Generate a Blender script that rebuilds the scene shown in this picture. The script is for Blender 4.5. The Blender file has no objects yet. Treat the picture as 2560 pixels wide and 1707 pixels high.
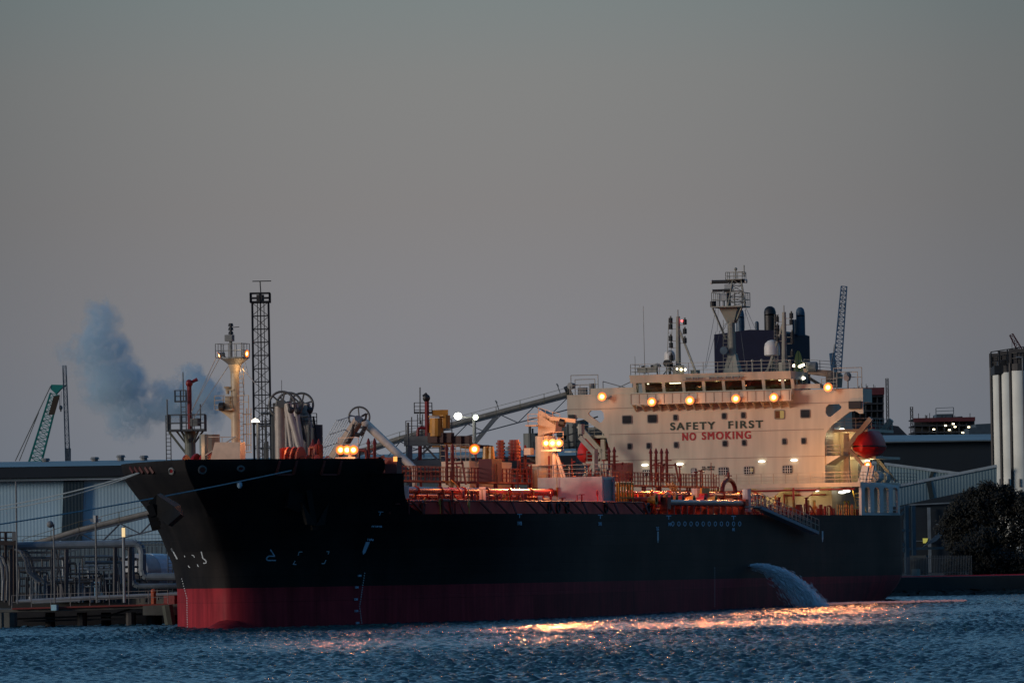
import bpy, math, random
import numpy as np
from mathutils import Vector, Matrix
from mathutils.geometry import tessellate_polygon
random.seed(7); np.random.seed(7)
C = bpy.context.scene.collection
SC = bpy.context.scene
# ------------------------------------------------------------------ camera
FPX = 14014.0                      # focal length in pixels of a 2560 px wide frame
CAM = Vector((-413.77, -167.216, 5.5236))
_a, _b, _r = math.radians(18.6527), math.radians(2.183), 0.01722
FW = Vector((math.cos(_a)*math.cos(_b), math.sin(_a)*math.cos(_b), math.sin(_b)))
RT = Vector((math.sin(_a), -math.cos(_a), 0)); UP = RT.cross(FW)
RT2 = RT*math.cos(_r) - UP*math.sin(_r); UP2 = RT*math.sin(_r) + UP*math.cos(_r)
FH = Vector((math.cos(_a), math.sin(_a), 0))
cd = bpy.data.cameras.new('camera'); cam = bpy.data.objects.new('camera', cd); C.objects.link(cam)
cd.sensor_width = 36; cd.lens = FPX/2560*36; cd.clip_start = 1; cd.clip_end = 30000
m = Matrix.Identity(4)
for i in range(3):
    m[i][0] = RT2[i]; m[i][1] = UP2[i]; m[i][2] = -FW[i]; m[i][3] = CAM[i]
cam.matrix_world = m; SC.camera = cam
# ------------------------------------------------------------------ sky
w = bpy.data.worlds.new('World'); SC.world = w; w.use_nodes = True
nt = w.node_tree; nt.nodes.clear(); N = nt.nodes.new; L = nt.links.new
def srgb(r, g, b, a=1):
    f = lambda c: (c/255/12.92) if c/255 <= .04045 else ((c/255+.055)/1.055)**2.4
    return (f(r), f(g), f(b), a)
out = N('ShaderNodeOutputWorld'); bg = N('ShaderNodeBackground'); tc = N('ShaderNodeTexCoord')
sep = N('ShaderNodeSeparateXYZ'); L(tc.outputs['Generated'], sep.inputs[0])
rz = N('ShaderNodeValToRGB'); L(sep.outputs['Z'], rz.inputs[0])
stops = [(0, (108,117,130)), (.02, (117,121,129)), (.04, (121,121,125)), (.062, (121,119,119)), (.085, (120,121,120)),
         (.11, (108,121,122)), (.16, (108,150,176)), (.30, (106,162,202)), (.55, (80,122,162)), (1, (78,112,152))]
cr = rz.color_ramp
while len(cr.elements) < len(stops): cr.elements.new(.5)
for e, (p, c) in zip(cr.elements, stops): e.position = p; e.color = srgb(*c)
fl = N('ShaderNodeVectorMath'); fl.operation = 'MULTIPLY'; L(tc.outputs['Generated'], fl.inputs[0]); fl.inputs[1].default_value = (1, 1, 0)
fn = N('ShaderNodeVectorMath'); fn.operation = 'NORMALIZE'; L(fl.outputs[0], fn.inputs[0])
dt = N('ShaderNodeVectorMath'); dt.operation = 'DOT_PRODUCT'; L(fn.outputs[0], dt.inputs[0])
ga = math.radians(19.0); dt.inputs[1].default_value = (math.cos(ga), math.sin(ga), 0)
rd = N('ShaderNodeValToRGB'); L(dt.outputs['Value'], rd.inputs[0])
st2 = [(0, (.27,.42,.53)), (.5, (.30,.43,.53)), (.85, (.55,.66,.76)), (.975, (.62,.68,.73)), (.9935, (.66,.71,.75)), (.9965, (.86,.89,.92)), (.9985, (1.02,1.03,1.05)), (1, (1.15,1.15,1.16))]
while len(rd.color_ramp.elements) < len(st2): rd.color_ramp.elements.new(.5)
for e, (p, v) in zip(rd.color_ramp.elements, st2): e.position = p; e.color = (*v, 1)
mul = N('ShaderNodeVectorMath'); mul.operation = 'MULTIPLY'
L(rz.outputs[0], mul.inputs[0]); L(rd.outputs[0], mul.inputs[1])
SUN_EL, SUN_AZ = math.radians(11), math.radians(130)      # azimuth of the glow the light comes from (ahead of the bow, slightly inland)
sky = N('ShaderNodeTexSky'); sky.sky_type = 'NISHITA'; sky.sun_disc = False
sky.sun_elevation = math.radians(1.5); sky.sun_rotation = math.radians(90) - SUN_AZ
sks = N('ShaderNodeVectorMath'); sks.operation = 'SCALE'; L(sky.outputs[0], sks.inputs[0]); sks.inputs['Scale'].default_value = .004
add = N('ShaderNodeVectorMath'); add.operation = 'ADD'; L(mul.outputs[0], add.inputs[0]); L(sks.outputs[0], add.inputs[1])
L(add.outputs[0], bg.inputs[0]); bg.inputs[1].default_value = 1.0; L(bg.outputs[0], out.inputs[0])
sd = bpy.data.lights.new('sun', 'SUN'); sun = bpy.data.objects.new('sun', sd); C.objects.link(sun)
sd.energy = 1.6; sd.angle = math.radians(14); sd.color = (1, .86, .74)
sdir = Vector((math.cos(SUN_AZ)*math.cos(SUN_EL), math.sin(SUN_AZ)*math.cos(SUN_EL), math.sin(SUN_EL)))
sun.rotation_euler = sdir.to_track_quat('Z', 'Y').to_euler(); sun.location = (-600, 300, 300)
SC.view_settings.view_transform = 'Standard'; SC.view_settings.look = 'None'
SC.view_settings.exposure = 0; SC.view_settings.gamma = 1
SC.render.engine = 'CYCLES'; SC.cycles.max_bounces = 5; SC.cycles.volume_bounces = 3; SC.cycles.transparent_max_bounces = 12
SC.cycles.sample_clamp_indirect = 2.5; SC.cycles.volume_step_rate = 2.0
# ------------------------------------------------------------------ picking points of the place from the photograph's survey
def ray(px, py):
    X, Y = px-1280, 853.5-py
    return FW + RT2*(X/FPX) + UP2*(Y/FPX)
def AY(px, py, y): d = ray(px, py); return CAM + d*((y-CAM.y)/d.y)
def AX(px, py, x): d = ray(px, py); return CAM + d*((x-CAM.x)/d.x)
def AZ(px, py, z): d = ray(px, py); return CAM + d*((z-CAM.z)/d.z)
DOFF = 0
def V(px, py, D): d = ray(px, py); return CAM + d*((D+DOFF)/d.dot(FH))
def G(px, D, z):                   # ground point at depth D below a column of the photo (column read at the height z)
    y = 853.5+ 500
    for _ in range(4):
        p = V(px, y, D); y -= (z-p.z)/D*FPX
    p = V(px, y, D); p.z = z; return p
# ------------------------------------------------------------------ materials
MATS = {}
def mat(name, col, rough=.6, metal=0, var=.18, scale=1.2, bump=0, spec=.5, streak=False):
    if name in MATS: return MATS[name]
    M = bpy.data.materials.new(name); M.use_nodes = True; MATS[name] = M
    t = M.node_tree; P = t.nodes['Principled BSDF']
    P.inputs['Roughness'].default_value = rough; P.inputs['Metallic'].default_value = metal
    P.inputs['Specular IOR Level'].default_value = spec
    tc = t.nodes.new('ShaderNodeTexCoord'); n = t.nodes.new('ShaderNodeTexNoise')
    n.inputs['Scale'].default_value = scale; n.inputs['Detail'].default_value = 5
    if streak:
        mpn = t.nodes.new('ShaderNodeMapping'); mpn.inputs['Scale'].default_value = (1.6, 2.2, .22); t.links.new(tc.outputs['Object'], mpn.inputs[0]); t.links.new(mpn.outputs[0], n.inputs['Vector'])
    else: t.links.new(tc.outputs['Object'], n.inputs['Vector'])
    r = t.nodes.new('ShaderNodeValToRGB'); c = Vector(col[:3])
    r.color_ramp.elements[0].position = .3; r.color_ramp.elements[1].position = .7
    r.color_ramp.elements[0].color = (*(c*(1-var)), 1); r.color_ramp.elements[1].color = (*(c*(1+var*.6)), 1)
    t.links.new(n.outputs['Fac'], r.inputs[0]); t.links.new(r.outputs[0], P.inputs['Base Color'])
    if bump:
        b = t.nodes.new('ShaderNodeBump'); b.inputs['Strength'].default_value = bump; b.inputs['Distance'].default_value = .1
        t.links.new(n.outputs['Fac'], b.inputs['Height']); t.links.new(b.outputs[0], P.inputs['Normal'])
    return M
def em(name, col, s):
    if name in MATS: return MATS[name]
    M = bpy.data.materials.new(name); M.use_nodes = True; MATS[name] = M
    P = M.node_tree.nodes['Principled BSDF']; P.inputs['Base Color'].default_value = (.1, .1, .1, 1)
    P.inputs['Emission Color'].default_value = (*col, 1); P.inputs['Emission Strength'].default_value = s
    M.cycles.emission_sampling = 'NONE'
    return M
CREAM = mat('cream_paint', (.50, .45, .345), .42, var=.16, scale=.5, streak=True)
WHITE = mat('white_paint', (.62, .60, .56), .5, var=.12, scale=.6)
CREAMD = mat('pale_cream_paint', (.55, .47, .38), .5, var=.1)  # slightly paler cream for small deck fittings
BLACK = mat('black_fitting', (.012, .012, .013), .5)
RED = mat('red_oxide_deck', (.15, .010, .006), .5, var=.35, scale=1.5)
RUST = mat('red_brown_steel', (.20, .035, .025), .55, var=.35, scale=1)
MAROON = mat('maroon_bulwark_plate', (.80, .060, .040), .6, var=.3, scale=.5)
ORANGE = mat('yellow_steel', (.55, .24, .03), .5, var=.25)
GREYS = mat('grey_steel', (.17, .18, .18), .55, var=.25)
GALV = mat('galvanised_steel', (.32, .34, .35), .45, metal=.3, var=.2)
DARKS = mat('dark_weathered_steel', (.02, .02, .022), .6, var=.3)
BLUEG = mat('blue_grey_pipe', (.16, .20, .23), .5, var=.2)
NAVY = mat('navy_funnel_paint', (.007, .010, .032), .6, var=.15, spec=.15)
FUNT = mat('funnel_pipe_blue', (.05, .09, .13), .5, var=.3)
FIRE = mat('fire_red', (.20, .008, .010), .45, var=.2)
BOATR = mat('lifeboat_red', (.60, .018, .012), .45, var=.12, spec=.3)
TEAL = mat('teal_crane', (.015, .24, .20), .5)
CBLUE = mat('blue_crane', (.06, .13, .22), .5)
CONC = mat('weathered_concrete', (.11, .115, .10), .85, var=.4, scale=.7, bump=.3)
ROPE = mat('mooring_rope', (.30, .36, .38), .8)
GLASSD = mat('dark_window_glass', (.025, .03, .035), .12, var=.3)
PANEY = em('lit_window', (.75, .50, .08), .28)
LAMPC = em('sodium_lamp_core', (1, .55, .20), 9)
LAMPR = em('sodium_glow_inner', (1, .25, .02), 2.6)  # glow around the lamp core, put into two emissive rings
LAMPO = em('sodium_glow_outer', (1, .16, .012), 1.0)
LAMPW = em('white_lamp', (1, .95, .78), 3.2)
LAMPY = em('warm_tube_lamp', (1, .85, .55), 6)
# ------------------------------------------------------------------ mesh builder
BASE = {}
KEEP1 = {'lettering', 'hull_lettering', 'draft_marks', 'crown', 'outer_foliage', 'deck', 'hull', 'bow_stripe', 'bulb_symbol', 'mast_stay', 'rigging', 'cladding'}
class MB:
    def __init__(s): s.v = []; s.f = []; s.smooth = False; s.c = [(0, 0)]
    def nxt(s):
        if len(s.v) > s.c[-1][0]: s.c.append((len(s.v), len(s.f)))
    def add(s, vs, fs):
        o = len(s.v); s.v += [tuple(p) for p in vs]; s.f += [tuple(i+o for i in f) for f in fs]; return s
    def hexa(s, p):     # 8 points: bottom 0-3, top 4-7
        return s.add(p, [(3,2,1,0),(4,5,6,7),(0,1,5,4),(1,2,6,5),(2,3,7,6),(3,0,4,7)])
    def box(s, x0, x1, y0, y1, z0, z1):
        x0, x1 = sorted((x0, x1)); y0, y1 = sorted((y0, y1)); z0, z1 = sorted((z0, z1))
        return s.hexa([(x0,y0,z0),(x1,y0,z0),(x1,y1,z0),(x0,y1,z0),(x0,y0,z1),(x1,y0,z1),(x1,y1,z1),(x0,y1,z1)])
    def cyl(s, p, q, r, r2=None, n=8, cap=True):
        p, q = Vector(p), Vector(q); r2 = r if r2 is None else r2; d = q-p
        if d.length < 1e-6: return s
        d.normalize(); a = d.orthogonal() if abs(d.z) > .999 else d.cross(Vector((0,0,1))); a.normalize(); b = d.cross(a)
        vs = []
        for k in range(n):
            t = 2*math.pi*(k+.5)/n; e = a*math.cos(t)+b*math.sin(t); vs += [p+e*r, q+e*r2]
        fs = [(2*k, 2*((k+1) % n), 2*((k+1) % n)+1, 2*k+1) for k in range(n)]
        if cap: fs += [tuple(2*k for k in range(n))[::-1], tuple(2*k+1 for k in range(n))]
        return s.add(vs, fs)
    def tube(s, pts, r, n=6):
        for a, b in zip(pts, pts[1:]): s.cyl(a, b, r, n=n)
        return s
    def bar(s, p, q, w): return s.cyl(p, q, w*.707, n=4)
    def lathe(s, base, prof, n=16, ax=Vector((0,0,1)), cap=True):
        base = Vector(base); ax = ax.normalized(); a = ax.orthogonal().normalized(); b = ax.cross(a); vs = []; m_ = len(prof)
        for r, h in prof:
            for k in range(n):
                t = 2*math.pi*k/n; vs.append(base+ax*h+(a*math.cos(t)+b*math.sin(t))*r)
        fs = [(j*n+k, j*n+(k+1) % n, (j+1)*n+(k+1) % n, (j+1)*n+k) for j in range(m_-1) for k in range(n)]
        if cap: fs += [tuple(range(n))[::-1], tuple(range((m_-1)*n, m_*n))]
        return s.add(vs, fs)
    def sphere(s, c, r, n=12, sq=1):
        return s.lathe(Vector(c), [(max(.001, r*math.sin(math.pi*j/8)), -r*sq*math.cos(math.pi*j/8)) for j in range(9)], n)
    def ring(s, c, u, v, R, r, n=28, a0=0, a1=2*math.pi):
        pts = [Vector(c)+Vector(u)*R*math.cos(a0+(a1-a0)*k/n)+Vector(v)*R*math.sin(a0+(a1-a0)*k/n) for k in range(n+1)]
        return s.tube(pts, r, 5)
    def prism(s, poly, t, holes=()):
        t = Vector(t); loops = [[Vector(p) for p in poly]]+[[Vector(p) for p in h] for h in holes]
        tri = tessellate_polygon(loops); fl = [p for l in loops for p in l]; n = len(fl)
        s.add(fl+[p+t for p in fl], [tuple(x) for x in tri]+[tuple(i+n for i in x)[::-1] for x in tri])
        o = len(s.v)-2*n; k0 = 0
        for l in loops:
            for k in range(len(l)):
                a, b = k0+k, k0+(k+1) % len(l); s.f.append((o+a, o+b, o+b+n, o+a+n))
            k0 += len(l)
        return s
    def rail(s, pts, h=1.1, step=1.6, r=.035, n=3):
        for a, b in zip(pts, pts[1:]):
            a, b = Vector(a), Vector(b); k = max(1, int((b-a).length/step))
            for i in range(k+1):
                p = a.lerp(b, i/k); s.cyl(p, p+Vector((0,0,h)), r, n=4)
            for j in range(1, n+1):
                z = Vector((0,0,h*j/n)); s.cyl(a+z, b+z, r*.85, n=4)
        return s
    def ladder(s, p, q, w, side, r=.03, step=.4):
        p, q, e = Vector(p), Vector(q), Vector(side).normalized()*w/2
        s.cyl(p-e, q-e, r, n=4); s.cyl(p+e, q+e, r, n=4); k = int((q-p).length/step)
        for i in range(1, k): c = p.lerp(q, i/k); s.cyl(c-e, c+e, r*.8, n=4)
        return s
    def lattice(s, p, q, w0, w1, n, r, e1=None, rb=None):
        p, q = Vector(p), Vector(q); d = (q-p).normalized(); rb = rb or r*.6
        e1 = Vector(e1) if e1 else RT; e1 = (e1-d*e1.dot(d)).normalized(); e2 = d.cross(e1)
        def cor(t, k):
            w_ = (w0+(w1-w0)*t)/2; sx = (1,1,-1,-1)[k]; sy = (1,-1,-1,1)[k]
            return p.lerp(q, t)+e1*sx*w_+e2*sy*w_
        for k in range(4): s.cyl(cor(0,k), cor(1,k), r, n=4)
        for i in range(n):
            t0, t1 = i/n, (i+1)/n
            for k in range(4):
                k2 = (k+1) % 4; s.cyl(cor(t1,k), cor(t1,k2), rb, n=4)
                if (i+k) % 2: s.cyl(cor(t0,k), cor(t1,k2), rb, n=4)
                else: s.cyl(cor(t0,k2), cor(t1,k), rb, n=4)
        return s
    def pieces(s):                    # separate pieces (with a little tolerance) as lists of faces
        n = len(s.v); par = list(range(n))
        def f(a):
            while par[a] != a: par[a] = par[par[a]]; a = par[a]
            return a
        for fc in s.f:
            for k in fc[1:]:
                a, b = f(fc[0]), f(k)
                if a != b: par[a] = b
        d = {}
        for k, fc in enumerate(s.f): d.setdefault(f(fc[0]), []).append(k)
        if len(d) > 420 or len(d) < 2: return None
        gr = []
        for l in d.values():
            co = [s.v[i] for k in l for i in s.f[k]]; b = [min(c[i] for c in co)-.12 for i in range(3)]+[max(c[i] for c in co)+.12 for i in range(3)]
            hit = [g for g in gr if any(all(b[i] <= c[i+3] and c[i] <= b[i+3] for i in range(3)) for c in g[0])]
            gr = [g for g in gr if g not in hit]+[([b]+[c for g in hit for c in g[0]], l+[k for g in hit for k in g[1]])]
        return [g[1] for g in gr] if len(gr) > 1 else None
    def build(s, name, material, parent=None, loc=None, smooth=False):
        if parent and len(s.c) < 2 and len(s.v) < 30000 and name not in KEEP1:
            pc = s.pieces()
            if pc:
                r = None
                for l in pc:
                    ix = sorted({i for k in l for i in s.f[k]}); mp_ = {i: j for j, i in enumerate(ix)}
                    q = MB(); q.v = [s.v[i] for i in ix]; q.f = [tuple(mp_[i] for i in s.f[k]) for k in l]; q.c = [(0, 0)]*1; q.single = True
                    o = q.make(name, material, parent, loc, smooth); r = r or o
                return r
        return s.make(name, material, parent, loc, smooth)
    def make(s, name, material, parent=None, loc=None, smooth=False):
        if len(s.c) > 1:
            s.nxt(); r = None
            for (v0, f0), (v1, f1) in zip(s.c, s.c[1:]):
                q = MB(); q.v = s.v[v0:v1]; q.f = [tuple(i-v0 for i in f) for f in s.f[f0:f1]]; o = q.build(name, material, parent, loc, smooth); r = r or o
            return r
        me = bpy.data.meshes.new(name)
        b = BASE[parent.name] if parent else (Vector(loc) if loc is not None else Vector((0,0,0)))
        me.from_pydata([(v[0]-b.x, v[1]-b.y, v[2]-b.z) for v in s.v], [], s.f)
        me.materials.append(material)
        if smooth or s.smooth:
            me.polygons.foreach_set('use_smooth', [True]*len(me.polygons))
            if smooth == 'auto':
                try: me.set_sharp_from_angle(angle=math.radians(35))
                except Exception: pass
        me.update(); o = bpy.data.objects.new(name, me); C.objects.link(o)
        if parent: o.parent = parent
        else: o.location = b
        BASE[o.name] = b
        return o
def thing(name, label, cat, loc, group=None):
    o = bpy.data.objects.new(name, None); C.objects.link(o); o.location = loc; o.empty_display_size = 1
    o['label'] = label; o['category'] = cat
    if group: o['group'] = group
    BASE[o.name] = Vector(loc); return o
def tag(o, label, cat, group=None):
    o['label'] = label; o['category'] = cat
    if group: o['group'] = group
    return o
def struct(o): o['kind'] = 'structure'; return o
def dup(root, off, label=None, group=None):
    def cp(o, par):
        c = o.copy(); C.objects.link(c); c.parent = par
        for ch in [x for x in o.children]: cp(ch, c)
        return c
    r = cp(root, None); r.location = root.location+Vector(off); BASE[r.name] = r.location.copy()
    if label: r['label'] = label
    if group: r['group'] = group
    return r
def light(name, p, energy, col, rad=.25, spot=None, d=None, parent=None):
    l = bpy.data.lights.new(name, 'SPOT' if spot else 'POINT'); l.energy = energy; l.color = col; l.shadow_soft_size = rad
    o = bpy.data.objects.new(name, l); C.objects.link(o); o.location = p
    if spot:
        l.spot_size = math.radians(spot); l.spot_blend = .6
        o.rotation_euler = (-Vector(d)).to_track_quat('Z', 'Y').to_euler()
    return o
def text(s, h, origin, right, up, material, parent, name, offset=0, width=None, space=1, bold=0):
    cu = bpy.data.curves.new('tmp_text', 'FONT'); cu.body = s; cu.size = h/.7; cu.offset = offset; cu.extrude = .004; cu.space_character = space
    o = bpy.data.objects.new('tmp_text', cu); C.objects.link(o); bpy.context.view_layer.update()
    me = bpy.data.meshes.new_from_object(o.evaluated_get(bpy.context.evaluated_depsgraph_get()))
    bpy.data.objects.remove(o); bpy.data.curves.remove(cu)
    v = np.zeros(len(me.vertices)*3); me.vertices.foreach_get('co', v); v = v.reshape(-1, 3)
    fs = [tuple(p.vertices) for p in me.polygons]; bpy.data.meshes.remove(me)
    if width: v[:, 0] *= width/(v[:, 0].max()-v[:, 0].min())
    R_, U_ = Vector(right).normalized(), Vector(up).normalized(); n = R_.cross(U_); O = Vector(origin)
    mb = MB()
    for k, (ox, oy) in enumerate([(0, 0)] if not bold else [(-1,-.7),(0,-.7),(1,-.7),(-1,0),(1,0),(-1,.7),(0,.7),(1,.7)]): mb.add([O+R_*(a+ox*bold)+U_*(b+oy*bold)+n*(c+k*.002) for a, b, c in v], fs)
    return mb.build(name, material, parent)
# ================================================================== the tanker
SHIP = thing('tanker_ship', 'large black and red tanker with cream deckhouse moored bow left along the jetty', 'ship', (95, 0, 0))
DK, XF = 9.05, 147.09
def _interp(u, U_, B_): return float(np.interp(u, U_, B_))
GZ = ([0, 3.3, 5.3, 7.8, 9.6, 11.7, 12.8, 14], [0, 0, .086, .31, .51, .86, 1, 1.05])
def gz(z): return _interp(z, *GZ)
def bw(u): return _interp(u, [0,.5,1.5,3,5,9.2,14,20,26,36,46], [0,1.1,2.4,3.7,5.3,7.7,10,12.4,14.2,15.8,16.1]) if u > 0 else 0
def bt(u): return 16.1*(1-max(0, 1-u/37)**2.5) if u > 0 else 0
def stem(z): return 8.4*(1-gz(z))
def hb(x, z):                    # half breadth
    u = x-stem(z); g = gz(z); b = (1-g)*bw(u)+g*bt(u)
    if x > 161: 
        b = min(b, _interp(x, [161,165,170,175,183], [16.1,15.3,13.9,12.5,10.4]))
    if x > 142: b -= 2.3*min(1, max(0, (3.4-z)/3.4))**2*min(1, (x-142)/18)
    return b
def ztop(x):
    if x < 14: return 13.5-.012*x
    if x < 15.3: return 12.35
    return DK+max(0, 1.15*(1-(x-15.3)/2.6))**2*2.4 if x < 17.9 else DK
XS = [0,.25,.6,1.1,1.8,2.6,3.6,4.8,6.2,7.8,9.5,11.5,13.5,15.5,18,21,24,28,32,36,40,46,55,70,85,100,115,130,145,155,161,163,165,167,170,173,176,179.5,183]
ZS = [-2.5,-1,0,.8,1.6,2.4,3.3,4.3,5.3,6.5,7.8,8.4,DK]
def hullpt(us, z, side):           # us = distance aft of the stem along the station table, stretched so stations line up
    k = min(1, us/46); x = us+stem(z)*(1-k)**1.5
    return (x, side*hb(x, z) if us > 0 else 0, z)
hm = MB()
def mirrored(rows):
    return [[(x, -y, z) for x, y, z in r[:0:-1]]+r for r in rows]
def grid(rows, flip):
    n = len(rows[0]); vs = [p for r in rows for p in r]
    fs = []
    for j in range(len(rows)-1):
        for k in range(n-1):
            q = (j*n+k, j*n+k+1, (j+1)*n+k+1, (j+1)*n+k); fs.append(q[::-1] if flip else q)
    return vs, fs
def HPT(px, py, side=-1):
    lo, hi = 380, 640; d = ray(px, py)
    def inside(t_): p = CAM+d*t_; return abs(p.y) < hb(p.x, p.z) and 0 < p.x < 183
    t_ = lo
    while t_ < hi and not inside(t_): t_ += .25
    a, b = t_-.25, t_
    for _ in range(14):
        c = (a+b)/2
        if inside(c): b = c
        else: a = c
    return CAM+d*(a-.03)
BRK = sorted([(p.x, p.z) for p in [HPT(*q) for q in ((1010,1182),(1010,1200),(1011,1220),(1013,1238),(1017,1252),(1024,1263),(1034,1271),(1046,1277),(1056,1280))]], key=lambda q: q[1])
BRK[0] = (BRK[0][0], DK-.02); e_ = HPT(959, 1180); e2_ = HPT(958, 1147)
TOPC = [(e_.x, BRK[-1][1]-.02), (e_.x, (BRK[-1][1]+e2_.z)/2), (e2_.x, e2_.z+.05)]
for side in (-1,):
    hm.add(*grid(mirrored([[hullpt(x, z, side) for x in XS] for z in ZS]), False))
    # forecastle and its bulwark, rising above the main deck
    xs = [x for x in XS if x < 13.5]+[13.7, 13.71, 14.5, 15.29, 15.3, 15.7, 16.2, 16.8, 17.4, 17.9]
    for lev in (BRK, TOPC):
        rows = []
        for xe, z in lev:
            rows.append([(stem(z)+(xe-stem(z))*u_**1.7, side*(hb(stem(z)+(xe-stem(z))*u_**1.7, z) if u_ > 0 else 0), z) for u_ in [k/30 for k in range(31)]])
        hm.add(*grid(mirrored(rows), False))
tr = [hullpt(183, z, -1) for z in ZS]+[hullpt(183, z, 1) for z in ZS][::-1]; hm.add(tr, [tuple(range(len(tr)))])
# bulb breaking the surface ahead of the stem
bs = []
for i in range(13):
    t = i/12; x = 3.2+t*22; r = 3.1*math.sqrt(max(0, 1-(1-min(1, t*2.6))**2))
    bs.append([(x, r*.9*math.cos(a), -1.9+max(.02, r)*.92*math.sin(a)) for a in [math.pi*2*k/20 for k in range(20)]])
hm.add([p for r in bs for p in r], [(j*20+k, j*20+(k+1) % 20, (j+1)*20+(k+1) % 20, (j+1)*20+k) for j in range(12) for k in range(20)])
# hull paint: red boot top under black topsides, boundary is painted on the plates
HP = bpy.data.materials.new('hull_paint'); HP.use_nodes = True; t = HP.node_tree; P = t.nodes['Principled BSDF']; P.inputs['Specular IOR Level'].default_value = .15
nn = t.nodes.new; ll = t.links.new
tcx = nn('ShaderNodeTexCoord'); sx = nn('ShaderNodeSeparateXYZ'); ll(tcx.outputs['Object'], sx.inputs[0])
mx = nn('ShaderNodeMath'); mx.operation = 'MULTIPLY_ADD'; ll(sx.outputs['X'], mx.inputs[0]); mx.inputs[1].default_value = .0034; mx.inputs[2].default_value = -2.98
sm = nn('ShaderNodeMath'); sm.operation = 'ADD'; ll(sx.outputs['Z'], sm.inputs[0]); ll(mx.outputs[0], sm.inputs[1])
gt = nn('ShaderNodeMath'); gt.operation = 'GREATER_THAN'; ll(sm.outputs[0], gt.inputs[0]); gt.inputs[1].default_value = 0
def nz(scale, sc, det=6):
    mp = nn('ShaderNodeMapping'); mp.inputs['Scale'].default_value = sc; ll(tcx.outputs['Object'], mp.inputs[0])
    n_ = nn('ShaderNodeTexNoise'); n_.inputs['Scale'].default_value = scale; n_.inputs['Detail'].default_value = det; ll(mp.outputs[0], n_.inputs['Vector']); return n_
def ramp(src, a, b, ca, cb):
    r = nn('ShaderNodeValToRGB'); r.color_ramp.elements[0].position = a; r.color_ramp.elements[1].position = b
    r.color_ramp.elements[0].color = ca; r.color_ramp.elements[1].color = cb; ll(src, r.inputs[0]); return r
mpb2 = nn('ShaderNodeMapping'); mpb2.inputs['Rotation'].default_value = (math.radians(90), 0, 0); ll(tcx.outputs['Object'], mpb2.inputs[0])
n1 = nz(.25, (.35, 1, 1)); n2 = nz(1.3, (2.2, 1, .12)); n3 = nz(.06, (1, 1, 1), 3)
ck = ramp(n1.outputs['Fac'], .35, .7, (.010, .010, .011, 1), (.021, .020, .020, 1))
rc = ramp(n2.outputs['Fac'], .3, .72, (.20, .018, .026, 1), (.32, .030, .042, 1))
# older, greyer paint aft of midships
mr = nn('ShaderNodeMapRange'); ll(sx.outputs['X'], mr.inputs[0]); mr.inputs[1].default_value = -75; mr.inputs[2].default_value = -25; mr.inputs[4].default_value = 1
mg = nn('ShaderNodeMix'); mg.data_type = 'RGBA'; ll(mr.outputs[0], mg.inputs[0]); ll(ck.outputs[0], mg.inputs[6])
ck2 = ramp(n1.outputs['Fac'], .35, .7, (.026, .018, .015, 1), (.055, .037, .030, 1)); ll(ck2.outputs[0], mg.inputs[7])
mm = nn('ShaderNodeMix'); mm.data_type = 'RGBA'; ll(gt.outputs[0], mm.inputs[0]); ll(rc.outputs[0], mm.inputs[6]); ll(mg.outputs[2], mm.inputs[7])
bq = nn('ShaderNodeTexBrick'); ll(mpb2.outputs[0], bq.inputs['Vector']); bq.inputs['Scale'].default_value = 1; bq.inputs['Brick Width'].default_value = 27; bq.inputs['Row Height'].default_value = 2.1; bq.inputs['Mortar Size'].default_value = .02
bq.inputs['Color1'].default_value = (.78,.78,.78,1); bq.inputs['Color2'].default_value = (1.2,1.17,1.15,1); bq.inputs['Mortar'].default_value = (.6,.6,.6,1); bq.inputs['Bias'].default_value = -.1
n4 = nz(.9, (.5, 1, .25)); sc4 = ramp(n4.outputs['Fac'], .35, .75, (.82,.82,.82,1), (1.35,1.28,1.22,1))
m5 = nn('ShaderNodeVectorMath'); m5.operation = 'MULTIPLY'; ll(bq.outputs['Color'], m5.inputs[0]); ll(sc4.outputs[0], m5.inputs[1])
m6 = nn('ShaderNodeVectorMath'); m6.operation = 'MULTIPLY'; ll(mm.outputs[2], m6.inputs[0]); ll(m5.outputs[0], m6.inputs[1]); ll(m6.outputs[0], P.inputs['Base Color']); P.inputs['Roughness'].default_value = .55; P.inputs['Specular IOR Level'].default_value = .12
# faint plate seams and dents
bk = nn('ShaderNodeTexBrick'); mpb = nn('ShaderNodeMapping'); mpb.inputs['Rotation'].default_value = (math.radians(90), 0, 0); ll(tcx.outputs['Object'], mpb.inputs[0]); ll(mpb.outputs[0], bk.inputs['Vector'])
bk.inputs['Scale'].default_value = 1; bk.inputs['Brick Width'].default_value = 11; bk.inputs['Row Height'].default_value = 2.4; bk.inputs['Mortar Size'].default_value = .03
bp = nn('ShaderNodeBump'); bp.inputs['Strength'].default_value = .35; bp.inputs['Distance'].default_value = .05; ll(n1.outputs['Fac'], bp.inputs['Height'])
bp2 = nn('ShaderNodeBump'); bp2.inputs['Strength'].default_value = .4; bp2.inputs['Distance'].default_value = .03; bp2.invert = True; ll(bk.outputs['Fac'], bp2.inputs['Height']); ll(bp.outputs[0], bp2.inputs['Normal'])
ll(bp2.outputs[0], P.inputs['Normal'])
HULL = hm.build('hull', HP, SHIP, smooth=True)
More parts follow.
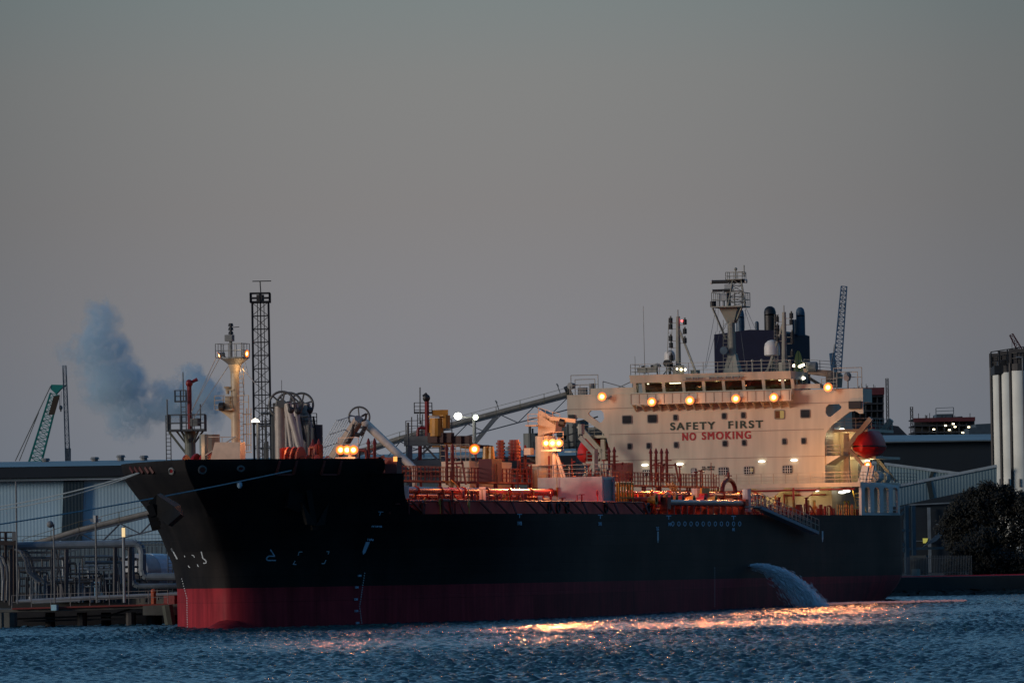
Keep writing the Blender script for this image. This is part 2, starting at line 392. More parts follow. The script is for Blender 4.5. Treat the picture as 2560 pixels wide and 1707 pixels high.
# decks
dm = MB()
for x0, x1 in zip(XS[2:], XS[3:]):
    if x1 <= 15.5: z = 12.2; 
    else: z = DK-.02
    a, b = hb(x0+stem(z), z)-.05 if x0 < 15 else hb(x0, z)-.05, hb(x1+stem(z), z)-.05 if x1 <= 15 else hb(x1, z)-.05
    xa, xb = (x0+stem(z), x1+stem(z)) if x1 <= 15 else (x0, x1)
    dm.add([(xa,-a,z),(xb,-b,z),(xb,b,z),(xa,a,z)], [(0,1,2,3)])
dm.box(14.9, 15.2, -hb(15, 9.1)+.3, hb(15, 9.1)-.3, DK, 12.2)
dm.build('deck', RED, SHIP)
# ---- painted marks on the plates (drawn as thin paint a centimetre proud of the steel)
MARK = mat('white_hull_mark', (.55, .62, .66), .6, var=.2, scale=3)
MARKB = mat('pale_blue_hull_mark', (.42, .60, .75), .6, var=.2, scale=3)
def stroke(mb, pts, w_):
    for (x0, y0), (x1, y1) in zip(pts, pts[1:]):
        l = math.hypot(x1-x0, y1-y0); nx, ny = -(y1-y0)/l*w_/2, (x1-x0)/l*w_/2; k = max(1, int(l/8)); vs = []
        for i in range(k+1):
            x, y = x0+(x1-x0)*i/k, y0+(y1-y0)*i/k
            vs += [HPT(x+nx, y+ny), HPT(x-nx, y-ny)]
        mb.add(vs, [(2*i, 2*i+1, 2*i+3, 2*i+2) for i in range(k)])
def marks(name, lst, material):
    mb = MB()
    for w_, pts in lst: stroke(mb, pts, w_)
    return mb.build(name, material, HULL)
marks('bulb_symbol', [(3, [(676,1373),(687,1390),(673,1389),(667,1393),(666,1397),(669,1400),(690,1400)])], MARKB)
marks('bulb_symbol', [(2.6, [(503,1378),(507,1395),(514,1400),(516,1404),(514,1407),(508,1407)])], MARK)
marks('corner_mark', [(2, [(745,1388),(748,1379),(756,1379)]), (2, [(738,1401),(733,1410),(741,1410)]), (2, [(816,1378),(823,1378),(820,1385)]), (2, [(815,1399),(811,1408),(804,1408)])], MARK)
marks('corner_mark', [(1.8, [(461,1388),(462,1392)]), (1.8, [(479,1387),(484,1388),(486,1393)]), (1.8, [(470,1413),(473,1417),(475,1418)]), (1.8, [(493,1410),(496,1416)])], MARK)
marks('bow_stripe', [(3, [(428,1370),(443,1397)])], MARK)
tg = MB(); v_ = [HPT(*q) for q in ((915,1354),(925,1354),(914,1380),(908,1386),(906,1378))]; tg.add(v_, [(0,1,2,3,4)]); tg.build('tug_arrow', MARKB, HULL)
marks('draft_marks', [(2.6, [(912-.9*i if i < 14 else 899+.75*(i-14), 1431+5.9*i), (911.6-.9*i if i < 14 else 899+.75*(i-14), 1433.4+5.9*i)]) for i in range(25)], MARK)
marks('draft_marks', [(1.8, [(454+min(12, 1.5*i)+.1*i, 1445+6*i), (454.5+min(12, 1.5*i)+.1*i, 1447.4+6*i)]) for i in range(21)], MARK)
marks('draft_marks', [(1.3, [(1787, 1418+6*i), (1787, 1420+6*i)]) for i in range(17)], MARK)
marks('tug_arrow', [(3.6, [(1645,1328),(1645,1350)]), (1.6, [(1645,1350),(1645,1356)])], MARK)
marks('tug_arrow', [(3.6, [(2056.5,1327),(2056.5,1348)]), (1.6, [(2056.5,1348),(2056.5,1354)])], MARK)
marks('oval_marks', [(1.5, [(1682+15.2*i, 1303),(1685+15.2*i, 1306),(1685+15.2*i, 1311),(1682+15.2*i, 1315),(1679+15.2*i, 1311),(1679+15.2*i, 1306),(1682+15.2*i, 1303)]) for i in range(12)], MARKB)
for x, y in ((952,1279),(1299,1285),(1501,1287),(1672,1289),(1834,1290)):
    marks('frame_mark', [(1.8, [(x-6, y),(x+6, y)]), (1.8, [(x, y),(x-(3 if x < 1000 else 0), y+9)])], MARKB)
def htext(s, h, px, py, name='hull_lettering', material=MARKB, off=.01):
    a = HPT(px, py); b = HPT(px+14, py); r_ = (b-a); r_.z = 0; r_.normalize()
    n_ = r_.cross(Vector((0,0,1))); return text(s, h, a+n_*.05, r_, (0,0,1), material, HULL, name, offset=off)
htext('TUG', .26, 916, 1351); htext('FP/IWB', .26, 928, 1318)
for s, x, y in (('1WB', 1292, 1312), ('2WB', 1495, 1313), ('3WB', 1669, 1314), ('TUG', 1639, 1325), ('4WB', 1829, 1327), ('14M', 893, 1441), ('13M', 886, 1470), ('12M', 884, 1500), ('11M', 885, 1529), ('10M', 888, 1559)):
    htext(s, .17 if s.endswith('M') else .3, x, y)
# ---- anchors in their housings
def anchor(px, py, s_, side):
    p = HPT(px, py) if side < 0 else HPT(px+10, py); a = MB(); e = Vector((.92, -.4*(-side), 0)).normalized() if side < 0 else Vector((.6, .8, 0)); o = e.cross(Vector((0,0,1))).normalized()
    if side < 0 and o.y > 0: o = -o
    if side > 0 and o.x > 0: o = -o
    a.prism([p+o*.25+e*q[0]+Vector((0,0,q[1])) for q in ((-2.1,-.2),(-1.7,1.9),(-.2,2.5),(1.1,2.2),(.6,.5),(-.8,-.6))], o*.4-e*.1)
    b = MB()
    b.bar(p+o*.75+Vector((0,0,1.6)), p+o*1+e*.5+Vector((0,0,-2.0)), .45)
    for sgn in (-1, 1):
        t0 = p+o*1+e*.4+Vector((0,0,-1.7)); b.prism([t0, t0+e*sgn*1.0+Vector((0,0,.1)), t0+e*sgn*1.55+Vector((0,0,1.9)), t0+e*sgn*.7+Vector((0,0,.9))], o*.3)
    h = a.build('anchor_housing', mat('anchor_housing_paint', (.007, .008, .009), .7, spec=.1), HULL); b.build('anchor', mat('anchor_steel', (.009, .009, .009), .6, spec=.15), HULL)
anchor(752, 1262, 1, -1)
# starboard anchor bolster: wedge bulging from the flare
sb = MB(); c0 = V(410, 1252, 428)
def q(px, py, D): return V(px, py, D)
sb.add([q(372,1256,424), q(392,1236,424), q(436,1266,422), q(452,1284,420), q(420,1312,422), q(388,1288,424),
        q(385,1250,432), q(402,1232,434), q(452,1262,430), q(460,1290,430), q(430,1316,430), q(398,1296,430)],
       [(0,1,2,3,4,5),(0,6,7,1),(1,7,8,2),(2,8,9,3),(3,9,10,4),(4,10,11,5),(5,11,6,0)])
sb.build('anchor_housing', MATS['anchor_housing_paint'], HULL)
an = MB(); an.add([q(368,1286,425), q(392,1280,425), q(402,1322,425), q(380,1326,425), q(368,1286,428), q(392,1280,428), q(402,1322,428), q(380,1326,428)], [(0,1,2,3),(7,6,5,4),(0,4,5,1),(1,5,6,2),(2,6,7,3),(3,7,4,0)])
an.bar(q(374,1262,424), q(384,1290,424), .5); an.bar(q(372,1296,424), q(398,1292,424), .35); an.bar(q(376,1310,424), q(401,1306,424), .35)
an.build('anchor', MATS['anchor_steel'], HULL)
# fairlead openings in the bulwark
for x, y, rx, ry in ((429,1177,6,7), (506,1174,9,9), (602,1171,8,6)):
    a = MB(); ps = [HPT(x+rx*math.cos(k*math.pi/8), y+ry*math.sin(k*math.pi/8)) for k in range(17)]
    a.tube(ps, .09, 5); f = a.build('fairlead', GREYS, HULL)
    b = MB(); b.add([HPT(x+rx*.8*math.cos(k*math.pi/8), y+ry*.8*math.sin(k*math.pi/8)) for k in range(16)], [tuple(range(16))]); b.build('roller', FIRE, HULL) if x != 506 else b.build('roller', RUST, HULL)
# roller fairleads cut in the port bulwark, red frames
for x0 in (700, 812):
    a = MB()
    for dx0, dx1 in ((0, -9), (42, 34)):
        ps = [HPT(x0+dx0+(dx1-dx0)*k/4, 1151+34*k/4) for k in range(5)]; a.tube(ps, .13, 5)
    a.tube([HPT(x0-9+8*k, 1186) for k in range(6)], .08, 5)
    a.build('roller_fairlead', RUST, HULL)
# bow top gear at the leads
a = MB()
for x in (318, 330, 342, 356, 368): a.tube([HPT(x+9, 1168), HPT(x+18, 1182)], .18, 5)
a.build('panama_lead', MATS['dark_maroon_lead'] if 'dark_maroon_lead' in MATS else mat('dark_maroon_lead', (.07,.012,.01), .6), HULL)
# ------------------------------------------------------------------ main deck edge bulwark, red-brown with stays
b1 = MB(); b2 = MB()
def edge(px, z=DK): return AY(px, 1286, -16.0)
x = 19.0
bl = MB()
xs_ = [19+1.5*i for i in range(37)]       # x 19 .. 73
for xa, xb in zip(xs_, xs_[1:]):
    ya, yb = -hb(xa, DK)+.9, -hb(xb, DK)+.9
    b1.hexa([(xa,ya,DK),(xb,yb,DK),(xb,yb+.05,DK),(xa,ya+.05,DK),(xa,ya,DK+1.05),(xb,yb,DK+1.05),(xb,yb+.05,DK+1.05),(xa,ya+.05,DK+1.05)])
    b2.cyl((xa,ya-.02,DK+1.07), (xb,yb-.02,DK+1.07), .06, n=5)
for k, xa in enumerate(xs_[::2]):
    b2.nxt()
    ya = -hb(xa, DK)+.9; s_ = 1.1 if k % 3 else -.7
    b2.bar((xa, ya-.1, DK+1.05), (xa+s_, ya-.75, DK+.02), .13)
b1.build('side_bulwark', MAROON, SHIP); b2.build('bulwark_stay', RUST, SHIP)
# ================================================================== deckhouse
def yz(px, py, x=XF): p = AX(px, py, x); return p.y, p.z
def F2(zx, zy): return 1400+zx/3.92, 900+zy/3.92
def F4(zx, zy): return 1950+zx/3.485, 900+zy/3.485
ZT, ZW = 22.15, 19.55              # wing top, wing soffit
fr = [(-16.1,ZT),(-16.1,ZW),(-15.7,ZW),(-15.2,19.85),(-14.6,19.75),(-12.6,18.35),(-12.05,17.6),(-11.9,16.7),(-11.9,12.45)]
lf = [(11.6,12.45),(11.6,16.7),(11.8,17.6),(12.3,18.35),(14.4,19.75),(15,19.85),(15.4,ZW),(16.1,ZW),(16.1,ZT)]
hole = lambda s: [(s*y, z) for y, z in ((13.8,20.3),(13.5,20.6),(12.4,20.6),(12.1,20.3),(12.05,19.7),(12.3,19.35),(12.6,19.3),(13.7,20.1))]
hs = MB(); hs.prism([(XF, y, z) for y, z in fr+lf], (.35, 0, 0), [[(XF, y, z) for y, z in hole(-1)], [(XF, y, z) for y, z in hole(1)]])
hs.box(XF+.35, XF+3.6, -16.1, -11.9, 20.75, ZT); hs.box(XF+.35, XF+3.6, 11.6, 16.1, 20.75, ZT)
hs.box(XF+.35, XF+11, -11.9, 11.6, 12.45, ZT-.02)
hs.box(XF+3.5, XF+26, -11.6, 11.5, DK, 12.43)         # recessed main deck house
hs.box(XF+11, XF+24, -8.5, 9, 12.45, 18.6)
HOUSE = hs.build('deckhouse', CREAM, SHIP, smooth=False)
# plate seams
s = MB()
for z in (20.75, 18.02, 15.25):
    s.box(XF-.03, XF, -11.85 if z < 19 else -16.08, 11.55 if z < 19 else 16.08, z-.035, z+.035)
s.build('deck_seam', mat('dark_seam_line', (.30, .24, .19), .6), HOUSE)
# wing extras
s = MB(); s.box(XF-.03, XF+.5, 4.6, 16.1, ZT+.003, ZT+.12); s.nxt(); s.box(XF+.1, XF+.4, 8.75, 13.5, ZT+.12, ZT+.75); s.nxt(); s.box(XF+.1, XF+.4, -11.5, -8.8, ZT+.12, ZT+.6)
s.build('wing_bulwark', CREAM, HOUSE)
s = MB(); s.box(XF-.2, XF-.03, 15.3, 15.95, 19.6, 20.2); s.nxt(); s.box(XF-.25, XF-.03, -15.9, -14.6, 20.05, 20.85); s.build('side_light_box', BLACK, HOUSE)
# windows
FRM = mat('window_frame_grey', (.16, .15, .14), .5)
def rr(y0, y1, z0, z1, x, r=.14):
    p = []
    for cy_, cz_, a0 in ((y1-r, z1-r, 0), (y0+r, z1-r, 90), (y0+r, z0+r, 180), (y1-r, z0+r, 270)):
        for a in (0, 30, 60, 90): t = math.radians(a0+a); p.append((x, cy_+r*math.cos(t), cz_+r*math.sin(t)))
    return p
wins = [F2(612,543)+F2(704,620), F2(860,535)+F2(952,611), F2(1112,533)+F2(1153,590), F2(1588,518)+F2(1631,575), F2(1776,510)+F2(1819,567), F2(2106,492)+F2(2200,572), F4(180,432)+F4(262,500),
 F2(664,815)+F2(705,872), F2(850,810)+F2(892,866), F2(1118,801)+F2(1160,858), F2(1595,787)+F2(1640,843), F2(1785,780)+F2(1825,836), F2(2180,767)+F2(2222,825), F4(188,677)+F4(228,729),
 F2(812,1077)+F2(890,1130), F2(1287,1060)+F2(1334,1133), F2(1558,1052)+F2(1648,1125), F2(1808,1044)+F2(1898,1118), F2(2186,1033)+F2(2276,1108)]
for i, (a, b, c, d) in enumerate(wins):
    y1, z1 = yz(a, b+.5); y0, z0 = yz(c, d)
    wf = MB().prism(rr(y0-.06, y1+.06, z0-.06, z1+.06, XF-.06), (.06, 0, 0)).build('window', FRM, HOUSE)
    lit = i in (5, 17)
    pm = PANEY if i == 5 else GLASSD
    wp = MB().prism(rr(y0+.03, y1-.03, z0+.03, z1-.03, XF-.09), (.03, 0, 0)); wp.build('pane', pm, wf)
    if i == 5:
        MB().box(XF-.1, XF-.092, y0+(y1-y0)*.45, y1-.05, z0+.05, z1-.05).build('curtain', mat('brown_curtain', (.10, .035, .01), .8), wf)
    if i == 17:
        MB().box(XF-.1, XF-.092, y0+.05, y0+(y1-y0)*.38, z0+.3, z1-.15).build('lit_pane', PANEY, wf)
    if i >= 14:
        g = MB(); k = 7 if y1-y0 > 1.3 else 4
        for j in range(1, k): yy = y0+(y1-y0)*j/k; g.box(XF-.14, XF-.11, yy-.025, yy+.025, z0, z1)
        for j in (1, 2): zz = z0+(z1-z0)*j/3; g.box(XF-.15, XF-.14, y0, y1, zz-.02, zz+.02)
        g.build('window_guard', WHITE, wf)
# lettering
GREEN = mat('dark_green_letters', (.012, .035, .022), .5, var=.1); REDL = mat('red_letters', (.30, .012, .018), .5, var=.1); BL = mat('black_letters', (.03, .03, .03), .6)
def ftext(s_, px, py0, py1, pxr, material, bold, name='lettering'):
    y0, z0 = yz(px, py1); y1, _ = yz(pxr, py1); _, zt = yz(px, py0)
    return text(s_, zt-z0, (XF-.03, y0, z0), (0, -1, 0), (0, 0, 1), material, HOUSE, name, offset=0, width=abs(y1-y0), space=1.25, bold=bold)
ftext('SAFETY', 1675.5, 1056.5, 1074.5, 1786, GREEN, .035); ftext('FIRST', 1819.5, 1052.5, 1070.5, 1905, GREEN, .035)
ftext('NO', 1705, 1082, 1100.5, 1738, REDL, .035); ftext('SMOKING', 1754.5, 1080, 1098.5, 1876, REDL, .035)
ftext('O.N.', 1755.5, 1165.5, 1169.8, 1764, BL, .01); ftext('401754', 1768, 1165, 1169.5, 1786, BL, .01)
ftext('NET', 1755.5, 1170.9, 1175.2, 1766, BL, .01); ftext('12766', 1768, 1170.5, 1174.9, 1784, BL, .01)
# wheelhouse
def wy(px, x=XF-.6): return AX(px, 980, x).y
XW = XF-.7
WH = MB(); yl, yr = 8.75, -8.7
WH.box(XW, XF+5.5, yr, yl, ZT-.5, 22.12+.25-.2)       # floor band
WH.hexa([(XW-.0,yr,22.17),(XF+5.5,yr,22.17),(XF+5.5,yl,22.17),(XW,yl,22.17),(XW-.0,yr,22.3),(XF+5.5,yr,22.3),(XF+5.5,yl,22.3),(XW,yl,22.3)])
WH.hexa([(XW-.35,yr,23.3),(XF+5.5,yr,23.3),(XF+5.5,yl,23.3),(XW-.35,yl,23.3),(XW-.6,yr-.05,24.12),(XF+5.5,yr-.05,24.12),(XF+5.5,yl+.05,24.12),(XW-.6,yl+.05,24.12)])
WH.box(XF+5.3, XF+5.5, yr, yl, 22.3, 23.3)
WHO = WH.build('wheelhouse', CREAM, SHIP)
posts = [1589, 1611, 1661, 1711, 1761, 1811, 1861, 1911, 1959, 1983]
pm_ = MB()
for p in posts:
    pm_.nxt(); y = wy(p); w_ = .16
    pm_.hexa([(XW+.02,y-w_,22.3),(XW+.3,y-w_,22.3),(XW+.3,y+w_,22.3),(XW+.02,y+w_,22.3),(XW-.33,y-w_,23.3),(XW-.05,y-w_,23.3),(XW-.05,y+w_,23.3),(XW-.33,y+w_,23.3)])
for x in (XF+1.3, XF+3.4): pm_.box(x-.1, x+.1, yr, yr+.12, 22.3, 23.3); pm_.box(x-.1, x+.1, yl-.12, yl, 22.3, 23.3)
pm_.build('window_post', CREAM, WHO)
GL = bpy.data.materials.new('clear_window_glass'); GL.use_nodes = True; t = GL.node_tree; t.nodes.clear()
o_ = t.nodes.new('ShaderNodeOutputMaterial'); mxs = t.nodes.new('ShaderNodeMixShader'); tr_ = t.nodes.new('ShaderNodeBsdfTransparent'); gl_ = t.nodes.new('ShaderNodeBsdfGlossy')
tr_.inputs[0].default_value = (.55, .58, .52, 1); gl_.inputs['Roughness'].default_value = .05; mxs.inputs[0].default_value = .12
t.links.new(tr_.outputs[0], mxs.inputs[1]); t.links.new(gl_.outputs[0], mxs.inputs[2]); t.links.new(mxs.outputs[0], o_.inputs[0])
for a, b in zip(posts, posts[1:]):
    ya, yb = wy(a)-.16, wy(b)+.16
    MB().add([(XW+.1,ya,22.3),(XW+.1,yb,22.3),(XW-.25,yb,23.3),(XW-.25,ya,23.3)], [(0,1,2,3)]).build('window_glass', GL, WHO)
WOOD = mat('wheelhouse_lining', (.13, .045, .018), .6, var=.4, scale=2)
MB().box(XF+2.9, XF+3.1, yr+.2, yl-.2, 22.3, 23.29).build('inner_bulkhead', WOOD, WHO)
c_ = MB()
for i in range(9):
    c_.nxt(); y = yl-1.2-i*1.85; h = random.uniform(.2, .55); c_.box(XF+.3, XF+1.1, y-random.uniform(.3,.8), y, 22.31, 22.31+h)
for i in range(14): c_.nxt(); y = random.uniform(yr+.5, yl-.5); z = random.uniform(22.4, 23); c_.box(XF+2.7, XF+2.85, y, y+random.uniform(.2,.7), z, z+.25)
c_.build('bridge_console', mat('bridge_console_grey', (.12, .11, .07), .6), WHO)
c_ = MB()
for p0, p1 in ((1668,1695),(1612,1615),(1941,1957)): c_.nxt(); c_.box(XF+.9, XF+1.1, wy(p0, XF), wy(p1, XF), 23.2, 23.28)
c_.build('ceiling_light', LAMPY, WHO)
c_ = MB().box(XF+2.6, XF+2.68, wy(1738, XF+2), wy(1758, XF+2), 22.5, 23.0); c_.build('wall_panel', mat('pale_wall_panel', (.6, .55, .35), .6), WHO)
for y in (6, 0, -6): light('bridge_interior_light', (XF+1.3, y, 23.1), 10, (1, .72, .3), .15)
# bridge front walkway
wkx = XW-.75; w1 = MB(); w1.box(wkx, XW-.05, yr-.1, yl-.15, 21.02, 21.12); w1.box(wkx, wkx+.06, yr-.1, yl-.15, 21.12, 22.1)
for i in range(19): y = yl-.3-i*.93; w1.prism([(wkx+.1,y,21.0),(XW+.6,y,21.0),(XW+.65,y,20.3)], (0,.08,0))
w1.build('bridge_walkway', CREAM, WHO)
w2 = MB()
for i in range(20): y = yl-.15-i*.905; w2.box(wkx-.04, wkx, y-.03, y+.03, 21.1, 22.15)
w2.box(wkx-.05, wkx+.08, yr-.1, yl-.15, 22.1, 22.16); w2.build('walkway_rail', mat('dull_cream_rail', (.32, .25, .18), .5), WHO)
w3 = MB()
for p in (1722,1739,1752,1780,1800,1821,1838,1853): 
    w3.nxt()
    y = wy(p); w3.cyl((XW-.62, y, 23.62), (XW-.62, y-.5, 23.66), .06, n=6); w3.sphere((XW-.64, y, 23.62), .12, 8)
w3.box(XW-.66, XW-.58, wy(1712), wy(1860), 23.42, 23.5); w3.build('wiper_gear', GREYS, WHO)
# roof rails and roof gear
R1 = MB(); R1.rail([(XF+5.3,yl,24.12),(XF-.9,yl,24.12),(XF-.9,yr,24.12),(XF+5.3,yr,24.12)], 1.15, 1.5, .035, 3)
R1.build('roof_rail', mat('rail_grey_cream', (.36, .34, .28), .5), WHO)
RL = MATS['rail_grey_cream']
R2 = MB(); R2.rail([(XF+.3,15.9,ZT),(XF+.3,13.6,ZT)], 1.1, .8, .035, 3); R2.rail([(XF+.3,-11.6,ZT),(XF+.3,-13.2,ZT)], 1.1, .8, .04, 3)
for y0 in (15.9, -15.8):
    for (ya, z) in ((0, 2.2), (.45, 1.75)):
        yy = y0; s_ = -1 if y0 > 0 else 1; wd = 3.0 if ya == 0 else 2.2
        R2.tube([(XF+.8,yy+s_*ya,ZT),(XF+.8,yy+s_*ya,ZT+z),(XF+.8,yy+s_*(ya+wd),ZT+z),(XF+.8,yy+s_*(ya+wd),ZT)], .045, 5)
R2.tube([(XF+.8,15.9,ZT+1.2),(XF+.8,12.9,ZT+1.2)], .04, 5); R2.tube([(XF+.8,-15.8,ZT+1.2),(XF+.8,-12.8,ZT+1.2)], .04, 5)
R2.build('wing_rail', RL, HOUSE)
s = MB(); s.cyl((XF+1,13.6,ZT),(XF+1,13.6,ZT+1.3),.35,n=10); s.nxt(); s.cyl((XF+.4,15.9,ZT+1.1),(XF+1,15.7,ZT+1.1),.35,.3,n=10); s.box(XF+.6, XF+1.2, 14.2, 15.1, ZT, ZT+.9); s.sphere((XF+.7,-14.3,ZT+1.35),.42,10); s.cyl((XF+.2,-14.3,ZT+1.1),(XF+.9,-14.3,ZT+1.1),.3,n=10); s.cyl((XF+.8,-14.3,ZT),(XF+.8,-14.3,ZT+1.3),.08)
s.build('wing_equipment', GREYS, HOUSE)
# crossed awning frame on the starboard wing
s = MB(); ya, za = yz(1503, 953); yb, zb = yz(1577, 952)
for p, q_ in (((ya, za), (ya, ZT)), ((yb, zb), (yb, ZT+.6)), ((ya, za), (yb+.8, ZT+.75)), ((yb, zb), (ya-.6, ZT+.3))): s.cyl((XF+.6, p[0], p[1]), (XF+.6, q_[0], q_[1]), .05, n=5)
s.build('awning_frame', GREYS, HOUSE)
# port side crane / gantry over the wing (provision crane post)
s = MB(); X_ = XF+6
def by(px, py, x=X_): p = AX(px, py, x); return (x, p.y, p.z)
s.prism([by(2007,921), by(2080,926), by(2097,936), by(2095,968), by(2072,968), by(2070,942), by(2010,934)], (1.6, 0, 0))
s.bar(by(2012,938), by(2060,968), .3); s.cyl(by(2083,968), by(2083,930), .8, n=12)
s.build('stores_crane', mat('warm_crane_cream', (.34, .22, .15), .5), HOUSE)  # one even warm cream over the whole crane
s = MB(); s.rail([by(2010,922), by(2090,928)], 1.0, 1.2, .04, 3); s.cyl(by(2018,917), by(2042,917), .55, n=10); s.build('crane_winch', GREYS, HOUSE)
# aft of the wing: side decks, boat deck
s = MB()
s.box(XF+3.6, XF+14, -15.6, -11.9, 17.75, 18.05); s.nxt(); s.box(XF+5, XF+15, -16.0, -11.9, 14.95, 15.2)
s.nxt(); s.box(XF+3.6, XF+14, 11.6, 15.6, 17.75, 18.05); s.nxt(); s.box(XF+4, XF+15, 11.6, 15.8, 14.95, 15.2); s.nxt()
s.box(XF+6, XF+9, -13.8, -11.9, 12.45, 17.75)
s.prism([(XF+.1,-11.9,15.25),(XF+.1,-13.6,15.25),(XF+.1,-11.9,14.3)], (4, 0, 0)); s.prism([(XF+.1,11.6,15.25),(XF+.1,14.2,15.25),(XF+.1,14.2,15.05),(XF+.1,11.6,14.3)], (4, 0, 0))
s.build('side_deck', CREAM, HOUSE)
s = MB(); s.rail([(XF+.2,-12,15.25),(XF+.2,-13.5,15.25)], 1.1, .8); s.rail([(XF+3.6,-15.5,18.05),(XF+14,-15.5,18.05)], 1.1, 1.5); s.rail([(XF+.3,11.7,15.25),(XF+.3,14.1,15.25)], 1.1, .8)
s.rail([(XF+3.6,-11.9,18.05),(XF+3.6,-15.5,18.05)], 1.1, 1.0); s.rail([(XF+3.6,11.9,18.05),(XF+3.6,15.5,18.05)], 1.1, 1.0)
s.build('side_deck_rail', RL, HOUSE)
# poop deck
pd = MB(); PX = XF-1.6
pd.prism([(x,-hb(x,DK)+.05,12.1) for x in (PX,155,161,165,170,174)]+[(x,hb(x,DK)-.05,12.1) for x in (174,170,165,161,155,PX)], (0,0,.33))
pd.box(PX-.12, PX, -16.1, 16.05, 12.0, 12.46)
for y in (-10.2, -6.4, -2.6): pd.prism([(PX,y+1.6,12.0),(PX,y-1.6,12.0),(PX,y-.3,11.1),(PX,y+.3,11.1)], (.2, 0, 0))
pd.cyl((XF,-15.7,12.1),(XF,-15.7,DK),.25)
pd.build('poop_deck', CREAM, SHIP)
def PP(px, py=1206): return (PX, AX(px, py, PX).y, 12.43)
s = MB(); s.rail([(PX+.1, 6.5, 12.43), (PX+.1, -16, 12.43), (XF+22, -15.9, 12.43)], 1.1, 1.3, .035, 3); s.build('poop_rail', mat('rail_warm_cream', (.40, .34, .27), .5), SHIP)
# port side screen with tall openings at the stern
sc = MB(); x0, x1 = XF-1.4, XF+14.5; n = 4
ys = lambda x: -hb(min(x, 183), DK)+.05
op = []
for i in range(n):
    a = x0+1.3+i*3.75; op.append([(a, 0, z) for a, z in ((a, DK+.25), (a+2.2, DK+.25), (a+2.2, 11.7), (a+1.7, 11.95), (a+.5, 11.95), (a, 11.7))])
sc.prism([(x0,0,DK),(x1,0,DK),(x1,0,12.46),(x0,0,12.46)], (0,.25,0), op)
sc.v = [(x, y+ys(x)-.06, z) for x, y, z in sc.v]
SCR = sc.build('stern_side_screen', WHITE, SHIP)
s = MB()
for i in range(n):
    a = x0+1.3+i*3.75
    for z in (DK+.55, DK+.95, DK+1.3): s.cyl((a, ys(a)+.06, z), (a+2.2, ys(a+2.2)+.06, z), .035, n=4)
s.build('screen_rail', WHITE, SCR)
s = MB()
for i in range(4): s.nxt(); s.bar((XF+12.5+i*.8, -14.2, 12.43), (XF+12.5+i*.8, -14.2, 14.6), .12); s.tube([(XF+12.5+i*.8,-14.2,14.6),(XF+12.9+i*.8,-14.0,15.2),(XF+13.6+i*.8,-13.8,15.3)], .1)
s.build('raft_cradle', RL, HOUSE)
s = MB(); 
for x in (XF+1.0, XF+3.2): s.nxt(); s.prism([(x,-15.9,12.5),(x,-15.1,12.5),(x,-15.6,14.2),(x,-16.3,14.2)], (.5,0,0))
s.nxt(); s.cyl((XF+6,-15.4,13.1),(XF+8.5,-15.3,13.1),.65,n=12); s.nxt(); s.cyl((XF+9.5,-15.4,13.0),(XF+12,-15.2,13.0),.6,n=12)
s.build('liferaft', WHITE, HOUSE)
# under the poop overhang: machinery, ladder, doors
s = MB(); s.ladder(AX(2142,1225,XF+2), AX(2156,1284,XF+2), .9, (0,1,0), .05, .35); s.build('stair_ladder', mat('dull_yellow_steel', (.35,.26,.05), .5), HOUSE)
rnd = random.Random(3)
s = MB()
for i in range(46):
    s.nxt(); y = rnd.uniform(-15, -2); x = rnd.uniform(XF-6, XF+2.5); z1 = DK+rnd.uniform(.4, 1.3)
    (s.cyl((x,y,DK),(x,y,z1),rnd.uniform(.05,.3),n=7) if rnd.random() < .6 else s.box(x,x+rnd.uniform(.2,.9),y,y+rnd.uniform(.2,.8),DK,z1))
s.build('mooring_gear', RED, SHIP)
s = MB()
for px in (1985, 2020, 2036, 2113, 2122):
    p = AY(px, 1284, -12); s.box(p.x-.15, p.x+.15, -12.1, -11.9, DK, DK+1.6)
s.rail([(XF-9,-15.6,DK),(XF-2,-15.6,DK)], 1.1, .8, .04, 3); s.build('yellow_gear', mat('dull_yellow_steel', (.35,.26,.05), .5), SHIP)
s = MB(); s.box(XF+3.44, XF+3.5, -9.4, -7.6, DK+.1, 11.2); s.build('white_door', WHITE, HOUSE)
s = MB(); s.cyl((PX-.1,2,11.75),(PX-.1,-15.5,11.75),.09); s.cyl((PX-.4,-9,12),(PX-.4,-9,9.1),.12); s.cyl((XF+3.3,-6.5,11.5),(XF+3.3,-6.5,DK),.1); s.cyl((XF+3.3,-6.5,11.3),(XF+3.3,-11,11.3),.08); s.build('fire_main', FIRE, SHIP)
